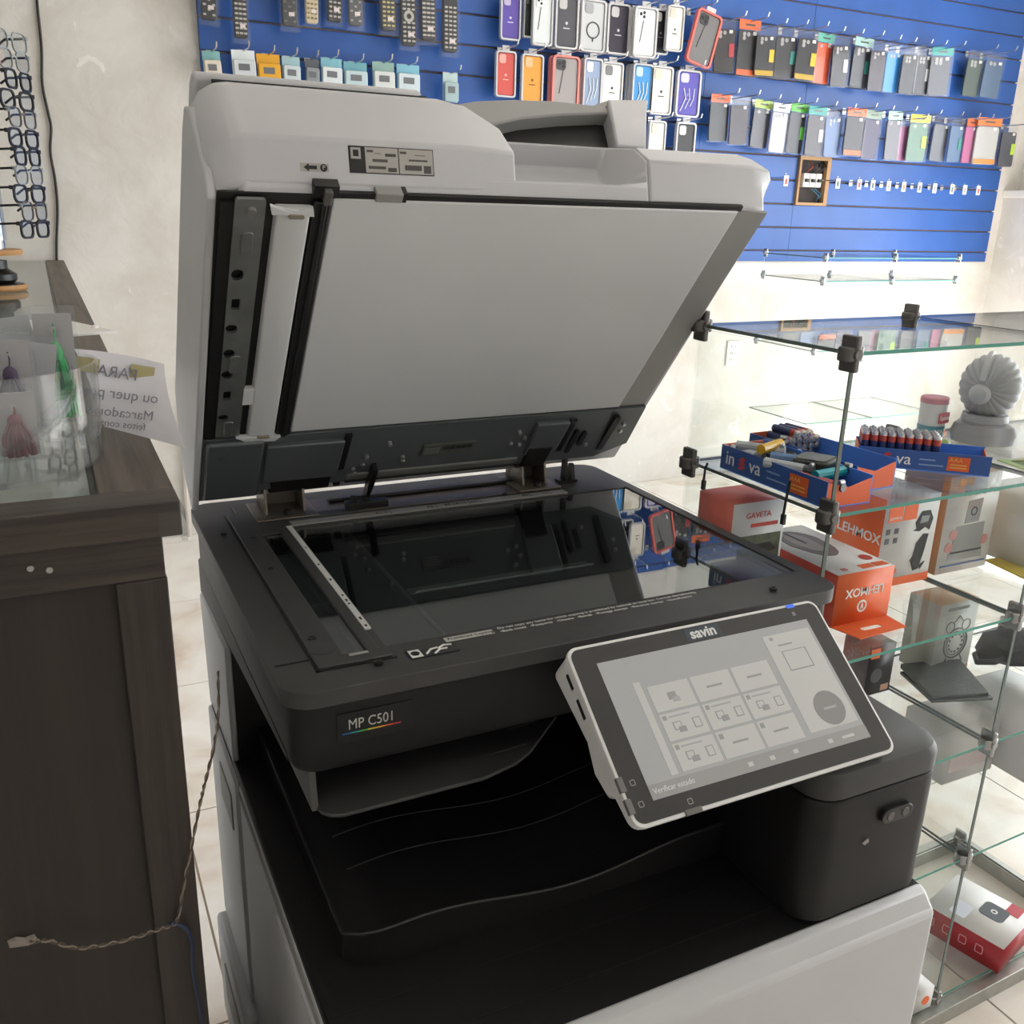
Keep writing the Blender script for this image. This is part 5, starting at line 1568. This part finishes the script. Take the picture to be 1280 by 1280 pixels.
for s_, z in ((1.0, 0.0), (0.95, 0.0008)):
    pass
pts = [(0.030 * math.cos(2 * PI * i / 20) * (1.0 if math.sin(2 * PI * i / 20) > 0 else 0.9), 0.05 * math.sin(2 * PI * i / 20) + 0.02) for i in range(20)]
B().prism(pts, 0.072, 0.0728).build('mouse_picture', mat('picture grey brown', '#6a5f5c', 0.4), t)
B().prism([(p[0] * 0.6 - 0.004, p[1] * 0.75 + 0.01) for p in pts], 0.0726, 0.0732).build('mouse_picture', mat('picture mid grey', '#8d8580', 0.4), t)
B().box(-0.006, -0.002, 0.02, 0.062, 0.073, 0.0736).build('mouse_picture', mat('picture dark', '#2a2828', 0.4), t)
B().prism(circle(0.009, 16, 0.034, -0.05), 0.072, 0.0726).build('brand_patch', mat('patch red', '#cf4a3c', 0.5), t)
for k_ in range(2):
    B().box(0.0 + k_ * 0.024, 0.021 + k_ * 0.024, -c + 0.006, -c + 0.018, 0.072, 0.0726).build('brand_patch', M_ORG, t)
text('brand_letters', 'E5', 0.010, mat('patch red', '#cf4a3c'), t, (-0.032, -c + 0.012, 0.0724))
# red and white carton with a dark photograph
bx0 = 0.614
t, a, c = carton('product_box', 'red-sided white carton with a dark car photograph behind the battery trays', bx0, bx0 + 0.086, 0.215, 0.285, ZS2, 0.150, [M_CWHT, M_CWHT, mat('carton salmon', '#de7060', 0.5), mat('carton salmon', '#de7060')])
B().box(-a + 0.008, a - 0.004, -c - 0.0005, -c, 0.010, 0.105).build('photo_print', mat('photo olive', '#5d6350', 0.4, noise=(70, 0.5)), t)
B().prism([(-0.020, 0.075), (0.0, 0.092), (0.022, 0.093), (0.034, 0.082), (0.010, 0.078)], -c - 0.0009, -c, axis=1).build('photo_print', mat('photo dark', '#33342f', 0.4), t)
B().prism([(-0.026, 0.038), (-0.014, 0.062), (0.012, 0.066), (0.030, 0.050), (0.024, 0.034)], -c - 0.0009, -c, axis=1).build('photo_print', mat('photo pale', '#9d9a80', 0.4), t)
text('carton_letters', 'GAVETA', 0.011, mat('patch red', '#cf4a3c'), t, (-0.022, -c - 0.0006, 0.132), RX)
B().box(-0.012, 0.032, -c - 0.0006, -c, 0.116, 0.121).build('printed_line', mat('patch red', '#cf4a3c'), t)
# food processor carton
t, a, c = carton('product_box', 'white carton with a grey food-processor picture and kraft sides', 0.996, 1.106, 0.205, 0.285, ZS2, 0.150, [M_KRAFT, M_CWHT, M_KRAFT, M_KRAFT])
text('carton_letters', 'DE ALIMENTOS', 0.011, mat('ink grey', '#55585c', 0.5), t, (-0.022, -c - 0.0006, 0.122), RX)
B().box(-0.036, -0.006, -c - 0.0006, -c, 0.136, 0.146).build('brand_patch', mat('patch amber', '#d9a24a', 0.5), t)
M_ROB = mat('picture machine grey', '#8f9090', 0.4)
for poly in ([(-0.010, 0.075), (-0.008, 0.110), (0.022, 0.112), (0.020, 0.076)], [(-0.030, 0.030), (-0.026, 0.072), (0.034, 0.074), (0.036, 0.030)], [(-0.034, 0.018), (-0.034, 0.032), (0.038, 0.032), (0.040, 0.018)]):
    B().prism(poly, -c - 0.0006, -c, axis=1).build('machine_picture', M_ROB, t)
B().plate(circle(0.007, 14, 0.006, 0.093), [circle(0.005, 14, 0.006, 0.093)], c, c + 0.001).build('machine_picture', M_DRAW, t, rot=RX)
for xx, zz in ((-0.036, 0.040), (-0.030, 0.060), (0.040, 0.045)):
    B().prism(circle(0.008, 12, xx, zz), -c - 0.0009, -c, axis=1).build('machine_picture', mat('picture pink', '#c48a86', 0.5), t)
B().box(-a + 0.008, a - 0.006, -c - 0.0006, -c, 0.010, 0.0125).build('printed_line', mat('line blue', '#4a6a9a', 0.5), t)
# grey carton with green and yellow print
t, a, c = carton('product_box', 'pale grey carton with a green and yellow print beside the food-processor carton', 1.150, 1.300, 0.17, 0.28, ZS2, 0.105, [M_CWHT, mat('carton pale grey', '#c3c5c8', 0.5), M_CWHT, M_CWHT])
B().box(-a + 0.05, a, -c - 0.0005, -c, 0.015, 0.09).build('printed_patch', mat('print green', '#8aa468', 0.5), t)
B().plate(circle(0.028, 20, 0.05, 0.048), [circle(0.012, 20, 0.05, 0.048)], c, c + 0.0012).build('printed_patch', mat('print mauve', '#a58aa0', 0.5), t, rot=RX)
B().plate(circle(0.020, 20, 0.05, 0.048), [circle(0.012, 20, 0.05, 0.048)], c, c + 0.0018).build('printed_patch', mat('print yellow', '#d6c25a', 0.5), t, rot=RX)
q = at(1268, 712, 2, ZS2)
tag(B().prism([(-0.035, -0.045), (0.06, -0.06), (0.07, 0.035), (-0.02, 0.045)], 0, 0.002).build('yellow_card', mat('card mustard', '#c2ab4c', 0.6), None, (q.x + 0.01, q.y, ZS2)), 'mustard yellow card lying flat on the glass shelf', 'card')
# small dark carton on the third shelf
t, a, c = carton('product_box', 'small dark car-accessory carton with an orange corner under the hang flap', 0.912, 0.966, 0.225, 0.275, ZS3, 0.082, [mat('carton black', '#2b2a2c', 0.4), mat('carton black', '#2b2a2c'), mat('carton grey front', '#6a5f60', 0.4), mat('carton grey front', '#6a5f60')])
B().box(-a + 0.004, -a + 0.022, -c - 0.0006, -c, 0.062, 0.078).build('brand_patch', M_ORG, t)
B().box(a - 0.020, a - 0.004, -c - 0.0006, -c, 0.004, 0.014).build('barcode_patch', mat('patch tan', '#c49a86', 0.5), t)
B().prism(circle(0.012, 14, -0.006, 0.032), -c - 0.0006, -c, axis=1).build('device_drawing', mat('drawing mid', '#4a4a50', 0.4), t)
# alarm clock carton
M_GCAR = mat('carton sage grey', '#b3b6b0', 0.5)
t, a, c = carton('product_box', 'grey and kraft carton with an alarm clock drawing on a lower glass shelf', 1.062, 1.150, 0.232, 0.292, ZS3, 0.122, [M_KRAFT, M_GCAR, mat('carton sage dark', '#a3a298', 0.5), M_KRAFT])
M_LINE = mat('drawing line', '#4c4e4c', 0.5)
B().plate(circle(0.027, 26, 0.004, 0.050), [circle(0.024, 26, 0.004, 0.050)], c, c + 0.0008).build('clock_drawing', M_LINE, t, rot=RX)
B().plate(circle(0.021, 26, 0.004, 0.050), [circle(0.0198, 26, 0.004, 0.050)], c, c + 0.0008).build('clock_drawing', M_LINE, t, rot=RX)
for k_ in range(12):
    an = 2 * PI * k_ / 12
    B().box(-0.0012, 0.0012, -c - 0.0008, -c, 0.0, 0.004).build('clock_drawing', M_LINE, t, (0.004 + 0.015 * math.cos(an), 0, 0.050 + 0.015 * math.sin(an)), (0, -an, 0))
for xx in (-0.014, 0.022):
    B().plate(circle(0.010, 16, xx, 0.080), [circle(0.0085, 16, xx, 0.080)], c, c + 0.0008).build('clock_drawing', M_LINE, t, rot=RX)
B().tube([(-0.006, -c - 0.0006, 0.088), (0.004, -c - 0.0006, 0.098), (0.014, -c - 0.0006, 0.088)], 0.0008, 5).build('clock_drawing', M_LINE, t)
for xx in (-0.012, 0.020):
    B().tube([(xx, -c - 0.0006, 0.026), (xx * 1.3, -c - 0.0006, 0.016)], 0.0010, 5).build('clock_drawing', M_LINE, t)
B().box(-0.026, 0.022, -c - 0.0006, -c, 0.109, 0.114).build('printed_line', M_LINE, t)
B().box(-a, a, -c - 0.0005, -c + 0.0004, 0, 0.006).build('footer_strip', M_KRAFT, t)
# wallet, pouch
wl = thing('wallet', 'dark green-grey folded wallet lying open on the lower glass shelf', 'wallet', (1.058, 0.198, ZS3), (0, 0, -0.22))
M_LEA = mat('wallet leather', '#474b47', 0.5, noise=(60, 0.15), bump=(300, 0.3))
B().prism([(-0.055, -0.042), (0.045, -0.052), (0.055, 0.040), (-0.045, 0.050)], 0.0, 0.005).build('back_leaf', M_LEA, wl, bevel=0.001)
B().loft([[(-0.055, -0.040, 0.005), (0.042, -0.045, 0.005), (0.056, 0.042, 0.010), (-0.045, 0.052, 0.010)], [(-0.055, -0.040, 0.010), (0.042, -0.045, 0.010), (0.056, 0.042, 0.022), (-0.045, 0.052, 0.018)]]).build('front_leaf', M_LEA, wl, bevel=0.001)
q = at(1250, 800, 2, ZS3)
pc = thing('black_pouch', 'black crumpled fabric pouch on the lower glass shelf', 'pouch', (1.258, 0.228, ZS3))
pp = []
for k_, (r, z) in enumerate(((0.052, 0.0), (0.060, 0.012), (0.052, 0.030), (0.028, 0.044), (0.004, 0.048))):
    ring = []
    for i in range(16):
        an = 2 * PI * i / 16
        j_ = 1 + 0.16 * math.sin(3 * an + k_) + 0.08 * math.sin(7 * an)
        ring.append((r * j_ * math.cos(an) * 1.2, r * j_ * math.sin(an) * 0.7, z))
    pp.append(ring)
bb_ = B()
bb_.smooth = True
bb_.loft(pp)
bb_.build('pouch_body', mat('pouch black', '#2e3032', 0.7, noise=(80, 0.3)), pc)
B().tube([(-0.03, -0.02, 0.02), (-0.075, -0.02, 0.012), (-0.09, 0.0, 0.006), (-0.07, 0.02, 0.006), (-0.02, 0.02, 0.02)], 0.005, 7).build('strap', mat('pouch black', '#2e3032'), pc)
# router carton on the case floor
M_CRED = mat('carton crimson', '#a8242e', 0.4)
t, a, c = carton('product_box', 'white and crimson electronics carton on the floor of the glass case', 1.088, 1.208, 0.062, 0.192, ZS5, 0.048, [M_CRED, M_CRED, M_CRED, M_CWHT], rot=0.0)
t.rotation_euler = (0, 0, math.radians(14))
t.location.x += 0.01
B().prism(rrect(0.040, 0.040, 0.009, 5, 0.014, -0.018), 0.048, 0.0488).build('device_picture', mat('device slate', '#4a4e55', 0.4), t)
B().plate(circle(0.0055, 16, 0.014, -0.018), [circle(0.003, 16, 0.014, -0.018)], 0.0486, 0.0492).build('device_picture', M_TXTW, t)
B().box(0.030, a, -0.050, -0.028, 0.048, 0.0486).build('brand_patch', mat('carton red patch', '#c43a44', 0.4), t)
B().prism(rrect(0.04, 0.026, 0.004, 3, -0.022, 0.020), 0.048, 0.0485).build('device_picture', mat('device pale', '#c9ccd6', 0.4), t)
for k_ in range(4):
    yy = c - 0.014 - k_ * 0.027
    B().plate(rrect(0.013, 0.016, 0.003, 3, -yy, 0.024), [rrect(0.010, 0.013, 0.002, 3, -yy, 0.024)], a, a + 0.0006).build('feature_icon', mat('icon rose', '#d69aa0', 0.5), t, rot=RL)
q = at(1146, 1252, 2, ZS5)
t, a, c = carton('product_box', 'small white carton with an orange mark in the corner of the case floor', q.x - 0.03, q.x + 0.012, q.y - 0.015, q.y + 0.045, ZS5, 0.040, [M_CWHT, M_CWHT, M_CWHT, M_CWHT])
B().prism(circle(0.008, 12, 0.006, 0.018), -c - 0.0006, -c, axis=1).build('brand_patch', M_ORG, t)
# pale cartons on the fourth shelf
for i, (x0_, x1_, y0_, y1_, h, cc, lab) in enumerate(((1.10, 1.22, 0.20, 0.29, 0.10, '#c9c4c2', 'pale pinkish carton at the back of the fourth glass shelf'), (1.235, 1.33, 0.14, 0.28, 0.13, '#d3d3d3', 'pale grey tall carton on the fourth glass shelf'))):
    t, a, c = carton('product_box', lab, x0_, x1_, y0_, y1_, LV['S4'] + 0.0004, h, [mat('carton pale %d' % i, cc, 0.5)] * 4)
    B().box(-a + 0.01, a - 0.01, -c - 0.0005, -c, h * 0.2, h * 0.5).build('printed_patch', mat('print faint', '#b9a9a9', 0.5), t)

# battery display trays on the second shelf
M_TB = mat('tray blue', '#35599c', 0.4)
M_TBI = mat('tray inner blue', '#4a82e0', 0.45)
M_TO = mat('tray orange', '#e0612f', 0.45)
def battery_tray(label, cx, cy, rot, Lt, Wt, H):
    """open cardboard tray, long side along local x; printed face at -y"""
    t = thing('battery_tray', label, 'tray', (cx, cy, ZS1), (0, 0, rot))
    a, c, th_ = Lt / 2, Wt / 2, 0.0014
    B().box(-a, a, -c, c, 0, th_).build('tray_floor', M_TBI, t)
    fw_ = B().box(-a, a, -c, -c + th_, th_, H).build('printed_side', M_TB, t)
    B().box(-a, a, c - th_, c, th_, H * 1.05).build('rear_side', M_TBI, t)
    B().box(-a, -a + th_, -c + th_, c - th_, th_, H * 1.0).build('tray_end', M_TO, t)
    B().prism([(-c + th_, th_), (c - th_, th_), (c - th_, H * 0.95), (0, H * 0.7), (-c + th_, H * 0.95)], a - th_, a, axis=0).build('tray_end', M_TO, t)
    z = H * 0.52
    k_ = Lt / 0.195
    text('brand_letters', 'in', 0.026 * k_, M_TXTW, t, (-a + 0.010, -c - 0.0006, z), RX)
    text('brand_letters', 'va', 0.026 * k_, M_TXTW, t, (-a + 0.058 * k_, -c - 0.0006, z), RX)
    for dz in (-0.005, 0.0, 0.005):
        B().prism([(-a + 0.036 * k_, z + dz - 0.003), (-a + 0.045 * k_, z + dz + 0.003), (-a + 0.051 * k_, z + dz), (-a + 0.043 * k_, z + dz - 0.004)], -c - 0.0007, -c, axis=1).build('brand_emblem', mat('emblem red', '#c23a44', 0.5), t)
    B().box(a - 0.062 * k_, a - 0.030 * k_, -c - 0.0006, -c, H * 0.15, H * 0.85).build('printed_patch', M_TO, t)
    text('patch_letters', 'AAA', 0.008, mat('patch yellow', '#e8b05a', 0.5), t, (a - 0.060 * k_, -c - 0.0009, H * 0.68), RX)
    for zz in (0.28, 0.42):
        B().box(a - 0.058 * k_, a - 0.034 * k_, -c - 0.0009, -c, H * zz, H * (zz + 0.06)).build('printed_line', mat('patch yellow', '#e8b05a'), t)
    B().box(-a + 0.092 * k_, -a + 0.115 * k_, -c - 0.0006, -c, H * 0.56, H * 0.62).build('printed_line', mat('line pale blue', '#8fa6cf', 0.5), t)
    B().box(-a + 0.092 * k_, -a + 0.128 * k_, -c - 0.0006, -c, H * 0.30, H * 0.36).build('printed_line', mat('line pale blue', '#8fa6cf'), t)
    return t
# rot -90 deg: local +x runs towards the camera (-y), printed side faces -x
T1 = battery_tray('inova battery tray full of loose lighters against the left glass panel', 0.648, 0.158, -PI / 2, 0.184, 0.068, 0.031)
T2 = battery_tray('inova battery tray with film-wrapped batteries behind the lighter tray', 0.722, 0.192, -PI / 2 + 0.05, 0.180, 0.068, 0.033)
T3 = battery_tray('inova battery tray holding an upright pack of batteries', 0.872, 0.163, math.radians(-42), 0.160, 0.052, 0.026)
M_BB = mat('battery blue', '#27305e', 0.3, 0.2)
M_BR = mat('battery red', '#b8493a', 0.3, 0.3)
M_BS = mat('battery silver', '#cfcac6', 0.25, 0.8)
def battery():
    t = thing('battery', 'x', 'battery')
    B().lathe([(0, 0), (0.0049, 0), (0.0052, 0.0006), (0.0052, 0.032), (0, 0.032)], 12).build('sleeve', M_BB, t)
    B().lathe([(0, 0.032), (0.0052, 0.032), (0.0052, 0.0395), (0, 0.0395)], 12).build('band', M_BR, t)
    B().lathe([(0, 0.0395), (0.0051, 0.0395), (0.0049, 0.0430), (0.0020, 0.0432), (0.0020, 0.0448), (0, 0.0448)], 12).build('terminal', M_BS, t)
    return t
b0 = battery()
first = True
m3 = Matrix.Translation(Vector((0.872, 0.163, ZS1 + 0.0016))) @ Matrix.Rotation(math.radians(-42), 4, 'Z')
for r in range(4):
    for k_ in range(9):
        loc = m3 @ Vector((-0.0725 + k_ * 0.0108, -0.0185 + r * 0.0108, 0))
        o = b0 if first else dup(b0)
        first = False
        o.location = loc
        o['label'] = 'red-banded blue battery standing upright in the inova tray'
        o['group'] = 'upright batteries in the tray'
m2 = Matrix.Translation(Vector((0.722, 0.192, ZS1 + 0.0016))) @ Matrix.Rotation(-PI / 2 + 0.05, 4, 'Z')
k_ = 0
for lay, cnt in ((0, 6), (1, 5), (2, 6), (3, 5), (4, 3)):
    for i in range(cnt):
        loc = m2 @ Vector((-0.080 + 0.004 * lay, -0.0265 + i * 0.0106 + (lay % 2 if lay < 4 else 1.6) * 0.0053, 0.0054 + lay * 0.0094))
        o = dup(b0, loc, (0, PI / 2, -PI / 2 + 0.06))
        o['label'] = 'red-banded battery lying in the film-wrapped heap in the tray'
        o['group'] = 'lying batteries in the tray'
for i, (xx, yy) in enumerate(((0.030, -0.028), (0.036, -0.016), (0.032, -0.004))):
    loc = m2 @ Vector((xx, yy, 0.0054))
    o = dup(b0, loc, (0, PI / 2, -PI / 2 + 0.2 * i))
    o['label'] = 'red-banded battery lying loose near the open end of the tray'
    o['group'] = 'loose batteries in the tray'
for i, (xx, yy, sx_, sy_) in enumerate(((-0.015, 0.005, 0.060, 0.055), (0.045, 0.012, 0.045, 0.040))):
    loc = m2 @ Vector((xx, yy, 0.0002))
    o = B().loft([[(x * sx_, y * sy_, z + (0.002 * math.sin(9 * x) if z > 0 else 0)) for x, y in ((-0.5, -0.5), (0.5, -0.48), (0.52, 0.5), (-0.48, 0.46))] for z in (0.0, 0.012)]).build('battery_film', glass('film wrap', (0.96, 0.96, 0.97), 1.5, 0.12, 0.35, '#c9ccd2'), None, loc, (0, 0, -PI / 2 + 0.3 * i), bevel=0.003)
    tag(o, ('crumpled clear film wrap beside the battery heap', 'crumpled clear film wrap at the open end of the tray')[i], 'film')
# lighters and odds in the first tray
def lighter(label, lx, ly, lz, rot, col, cap, tilt=0.0):
    m1 = Matrix.Translation(Vector((0.648, 0.158, ZS1 + 0.0016))) @ Matrix.Rotation(-PI / 2, 4, 'Z')
    t = thing('lighter', label, 'lighter', m1 @ Vector((lx, ly, lz)), (0, tilt, rot))
    B().tube([(-0.026, 0, 0), (0.022, 0, 0)], 0.0062, 10).build('tank', mat('lighter ' + col, col, 0.2), t)
    B().tube([(0.022, 0, 0), (0.034, 0, 0.001)], 0.0055, 10).build('cap', mat('lighter cap ' + cap, cap, 0.35, 0.3), t)
    B().lathe([(0, -0.004), (0.003, -0.004), (0.003, 0.004), (0, 0.004)], 10, (0.030, 0, 0.006), axis=1).build('spark_wheel', M_SCREW, t)
lighter('yellow lighter lying on top of the odds in the tray', -0.040, 0.000, 0.036, 0.35, '#d9a514', '#3a3040')
lighter('teal lighter near the open end of the tray', 0.055, 0.006, 0.026, 0.10, '#1f9aa8', '#22353a')
lighter('red lighter near the open end of the tray', 0.060, -0.018, 0.020, -1.35, '#c4574f', '#3a3a3a')
lighter('white lighter lying at the left end of the tray', -0.072, -0.016, 0.022, -1.45, '#cfd3d6', '#8a8d90')
lighter('clear grey lighter leaning across the odds', 0.012, -0.022, 0.026, -1.1, '#b9bcc0', '#55585c')
lighter('black lighter under the yellow one', -0.045, 0.012, 0.022, -0.5, '#26262a', '#6a6a6c')
lighter('blue lighter beside the black gadget', -0.010, 0.008, 0.026, -0.9, '#6a8ab8', '#3a3a3c')
lighter('silver lighter between the white and black ones', -0.058, -0.006, 0.030, -0.9, '#a9acb0', '#d0d0d0')
lighter('dark red lighter at the bottom of the tray', -0.030, -0.022, 0.012, -1.5, '#7a2f3a', '#2a2a2a')
lighter('brass lighter under the blue one', -0.014, -0.006, 0.014, -1.2, '#6a6248', '#2f2f2f')
m1 = Matrix.Translation(Vector((0.648, 0.158, ZS1 + 0.0016))) @ Matrix.Rotation(-PI / 2, 4, 'Z')
gz = thing('pocket_gadget', 'flat dark grey plastic gadget resting on the lighters', 'gadget', m1 @ Vector((0.022, 0.014, 0.026)), (0.12, -0.05, -PI / 2 + 0.35))
B().prism(rrect(0.046, 0.034, 0.007, 4), 0, 0.010).build('shell', mat('gadget grey', '#3a3c3b', 0.3), gz, bevel=0.002)
B().prism(rrect(0.038, 0.026, 0.005, 4), 0.010, 0.0112).build('lid', mat('gadget lid', '#5a5d5a', 0.25), gz, bevel=0.001)
gs = B()
for i in range(5):
    pass
for i, (lx, ly, lz, c_, lab) in enumerate(((0.0, 0.02, 0.004, '#33343a', 'black plug block at the bottom of the lighter tray'), (0.035, -0.005, 0.004, '#4a3f44', 'dark brown plug block at the bottom of the lighter tray'), (-0.06, 0.022, 0.004, '#8a4a44', 'reddish block at the back of the lighter tray'))):
    t = thing('plug_block', lab, 'plug', m1 @ Vector((lx, ly, lz - 0.002)), (0, 0, 0.3 * i))
    B().box(-0.014, 0.014, -0.011, 0.011, 0, 0.015).build('block', mat('plug ' + c_, c_, 0.4), t, bevel=0.002)
    for dy in (-0.005, 0.005):
        B().tube([(0.014, dy, 0.008), (0.024, dy, 0.008)], 0.0018, 7).build('pin', M_SCREW, t)
# two cable ties over the edge of the shelf
for i, (u, v0, v1) in enumerate(((884, 578, 602), (987, 602, 630))):
    q = at(u, v0, 0, XA - 0.004)
    ti = thing('cable_tie', ('black cable tie hooked on the shelf edge by the rear clamp', 'black cable tie hooked on the shelf edge at the tray patch')[i], 'cable tie', (XA - 0.004, q.y, LV['S1'] - 0.03))
    B().tube([(0.001, 0, 0.052 if i else 0.035), (-0.002, 0, 0.028), (-0.002, 0.001, 0.010)], 0.0016, 6).build('tail', M_BLK2, ti)
    B().box(-0.004, 0.0, -0.002, 0.003, 0.0, 0.012).build('head', M_BLK2, ti)

# ribbed desk fan figure
fx = thing('desk_fan', 'grey ribbed round desk fan on a scalloped base on the glass shelf', 'fan', (1.070, 0.226, ZS1), (0, 0, -1.1))
fx.scale = (0.95, 0.95, 0.95)
M_FAN = mat('fan grey plastic', '#a2a2a5', 0.4)
hd = B()
hd.smooth = True
rings = []
for i in range(15):
    th_ = PI * i / 14
    ring = []
    for j in range(132):
        ph_ = 2 * PI * j / 132
        r = 0.043 * (1 + 0.05 * (abs(math.cos(11 * ph_)) - 0.5) * math.sin(th_) ** 0.6)
        ring.append((r * math.sin(th_) * math.cos(ph_) * 1.0, -r * math.cos(th_) * 0.92, r * math.sin(th_) * math.sin(ph_) * 1.12 + 0.088))
    rings.append(ring)
hd.loft(rings)
hd.build('ribbed_head', M_FAN, fx, rot=(0, 0, 0))
B().lathe([(0, -0.048), (0.010, -0.046), (0.015, -0.040), (0.016, -0.034), (0, -0.030)], 20, (-0.006, 0, 0.080), axis=1).build('hub_cap', mat('fan light grey', '#b4b4b6', 0.35), fx)
bd_ = B()
for i in range(13):
    pass
B().tube([(-0.006 + 0.0 * i, -0.043 * math.cos(i * 0.13) , 0.088 + 0.049 * math.sin(i * 0.13)) for i in range(2, 14)], 0.0042, 8).build('crest_band', mat('fan light grey', '#b4b4b6'), fx)
B().lathe([(0, 0.030), (0.030, 0.030), (0.034, 0.036), (0.032, 0.046), (0, 0.048)], 24).build('collar', M_FAN, fx)
bs = B()
bs.smooth = True
rg = []
for z, r in ((0.0, 0.036), (0.003, 0.042), (0.018, 0.045), (0.030, 0.041), (0.036, 0.030)):
    rg.append([(r * (1 + 0.09 * math.cos(5 * 2 * PI * j / 40)) * math.cos(2 * PI * j / 40), r * 0.8 * (1 + 0.09 * math.cos(5 * 2 * PI * j / 40)) * math.sin(2 * PI * j / 40), z) for j in range(40)])
bs.loft(rg)
bs.build('base', M_FAN, fx)
# paint pot
q = at(1183, 537, 2, ZS1)
pt_ = thing('paint_pot', 'white Iquine paint pot with red and teal label behind the fan', 'paint pot', (1.031, 0.283, ZS1), (0, 0, 0.1))
pt_.scale = (0.72, 0.72, 0.86)
B().lathe([(0, 0), (0.0255, 0), (0.0275, 0.060), (0, 0.060)], 28).build('pot', mat('pot white', '#dcdad8', 0.4), pt_)
B().lathe([(0.0260, 0.002), (0.0262, 0.002), (0.0272, 0.022), (0.0270, 0.022)], 28).build('teal_band', mat('label teal', '#4a8fa0', 0.4), pt_)
B().lathe([(0, 0.060), (0.0285, 0.060), (0.0285, 0.068), (0.026, 0.070), (0, 0.070)], 28).build('lid', mat('lid rose', '#c97a86', 0.4), pt_)
lb_ = B().box(-0.018, 0.014, -0.0286, -0.0260, 0.028, 0.046).build('red_label', mat('label red', '#cf4a5c', 0.4), pt_)
text('brand_letters', 'Iquine', 0.0125, M_TXTW, pt_, (-0.017, -0.0289, 0.037), RX)
text('brand_letters', 'DIAZ', 0.011, M_TXTW, pt_, (-0.017, -0.0275, 0.013), RX)
# green battery and blister packs beside the fan
gb = thing('battery', 'green wrapped battery lying beside the fan base', 'battery', (0.960, 0.208, ZS1 + 0.0072), (0, 0, 0.45))
B().tube([(-0.015, 0, 0), (0.026, 0, 0)], 0.0070, 12).build('sleeve', mat('battery green', '#7fa04a', 0.35), gb)
B().tube([(0.026, 0, 0), (0.042, 0, 0)], 0.0070, 12).build('band', mat('battery pale', '#cfd0c4', 0.35), gb)
B().tube([(-0.017, 0, 0), (-0.015, 0, 0)], 0.0064, 12).build('terminal', mat('battery copper', '#8a7264', 0.3, 0.6), gb)
bp_ = thing('blister_pack', 'flat green-backed blister pack lying in front of the fan', 'blister pack', (1.045, 0.108, ZS1), (0, 0, -0.2))
B().box(-0.05, 0.05, -0.028, 0.028, 0, 0.0012).build('backing_card', mat('pack green', '#93ab6a', 0.5), bp_)
B().prism(rrect(0.08, 0.044, 0.008, 4), 0.0012, 0.010).build('blister', M_FILM, bp_, bevel=0.002)
bp2 = thing('blister_pack', 'flat clear blister pack lying beyond the upright batteries', 'blister pack', (0.800, 0.262, ZS1), (0, 0, 0.25))
B().box(-0.045, 0.045, -0.022, 0.022, 0, 0.0012).build('backing_card', mat('pack rose', '#cfa7a2', 0.5), bp2)
B().prism(rrect(0.075, 0.034, 0.008, 4), 0.0012, 0.010).build('blister', M_FILM, bp2, bevel=0.002)
B().tube([(-0.02, 0, 0.0055), (0.03, 0.004, 0.0055)], 0.004, 10).build('pen_tube', mat('tube red', '#b8434a', 0.35), bp2)
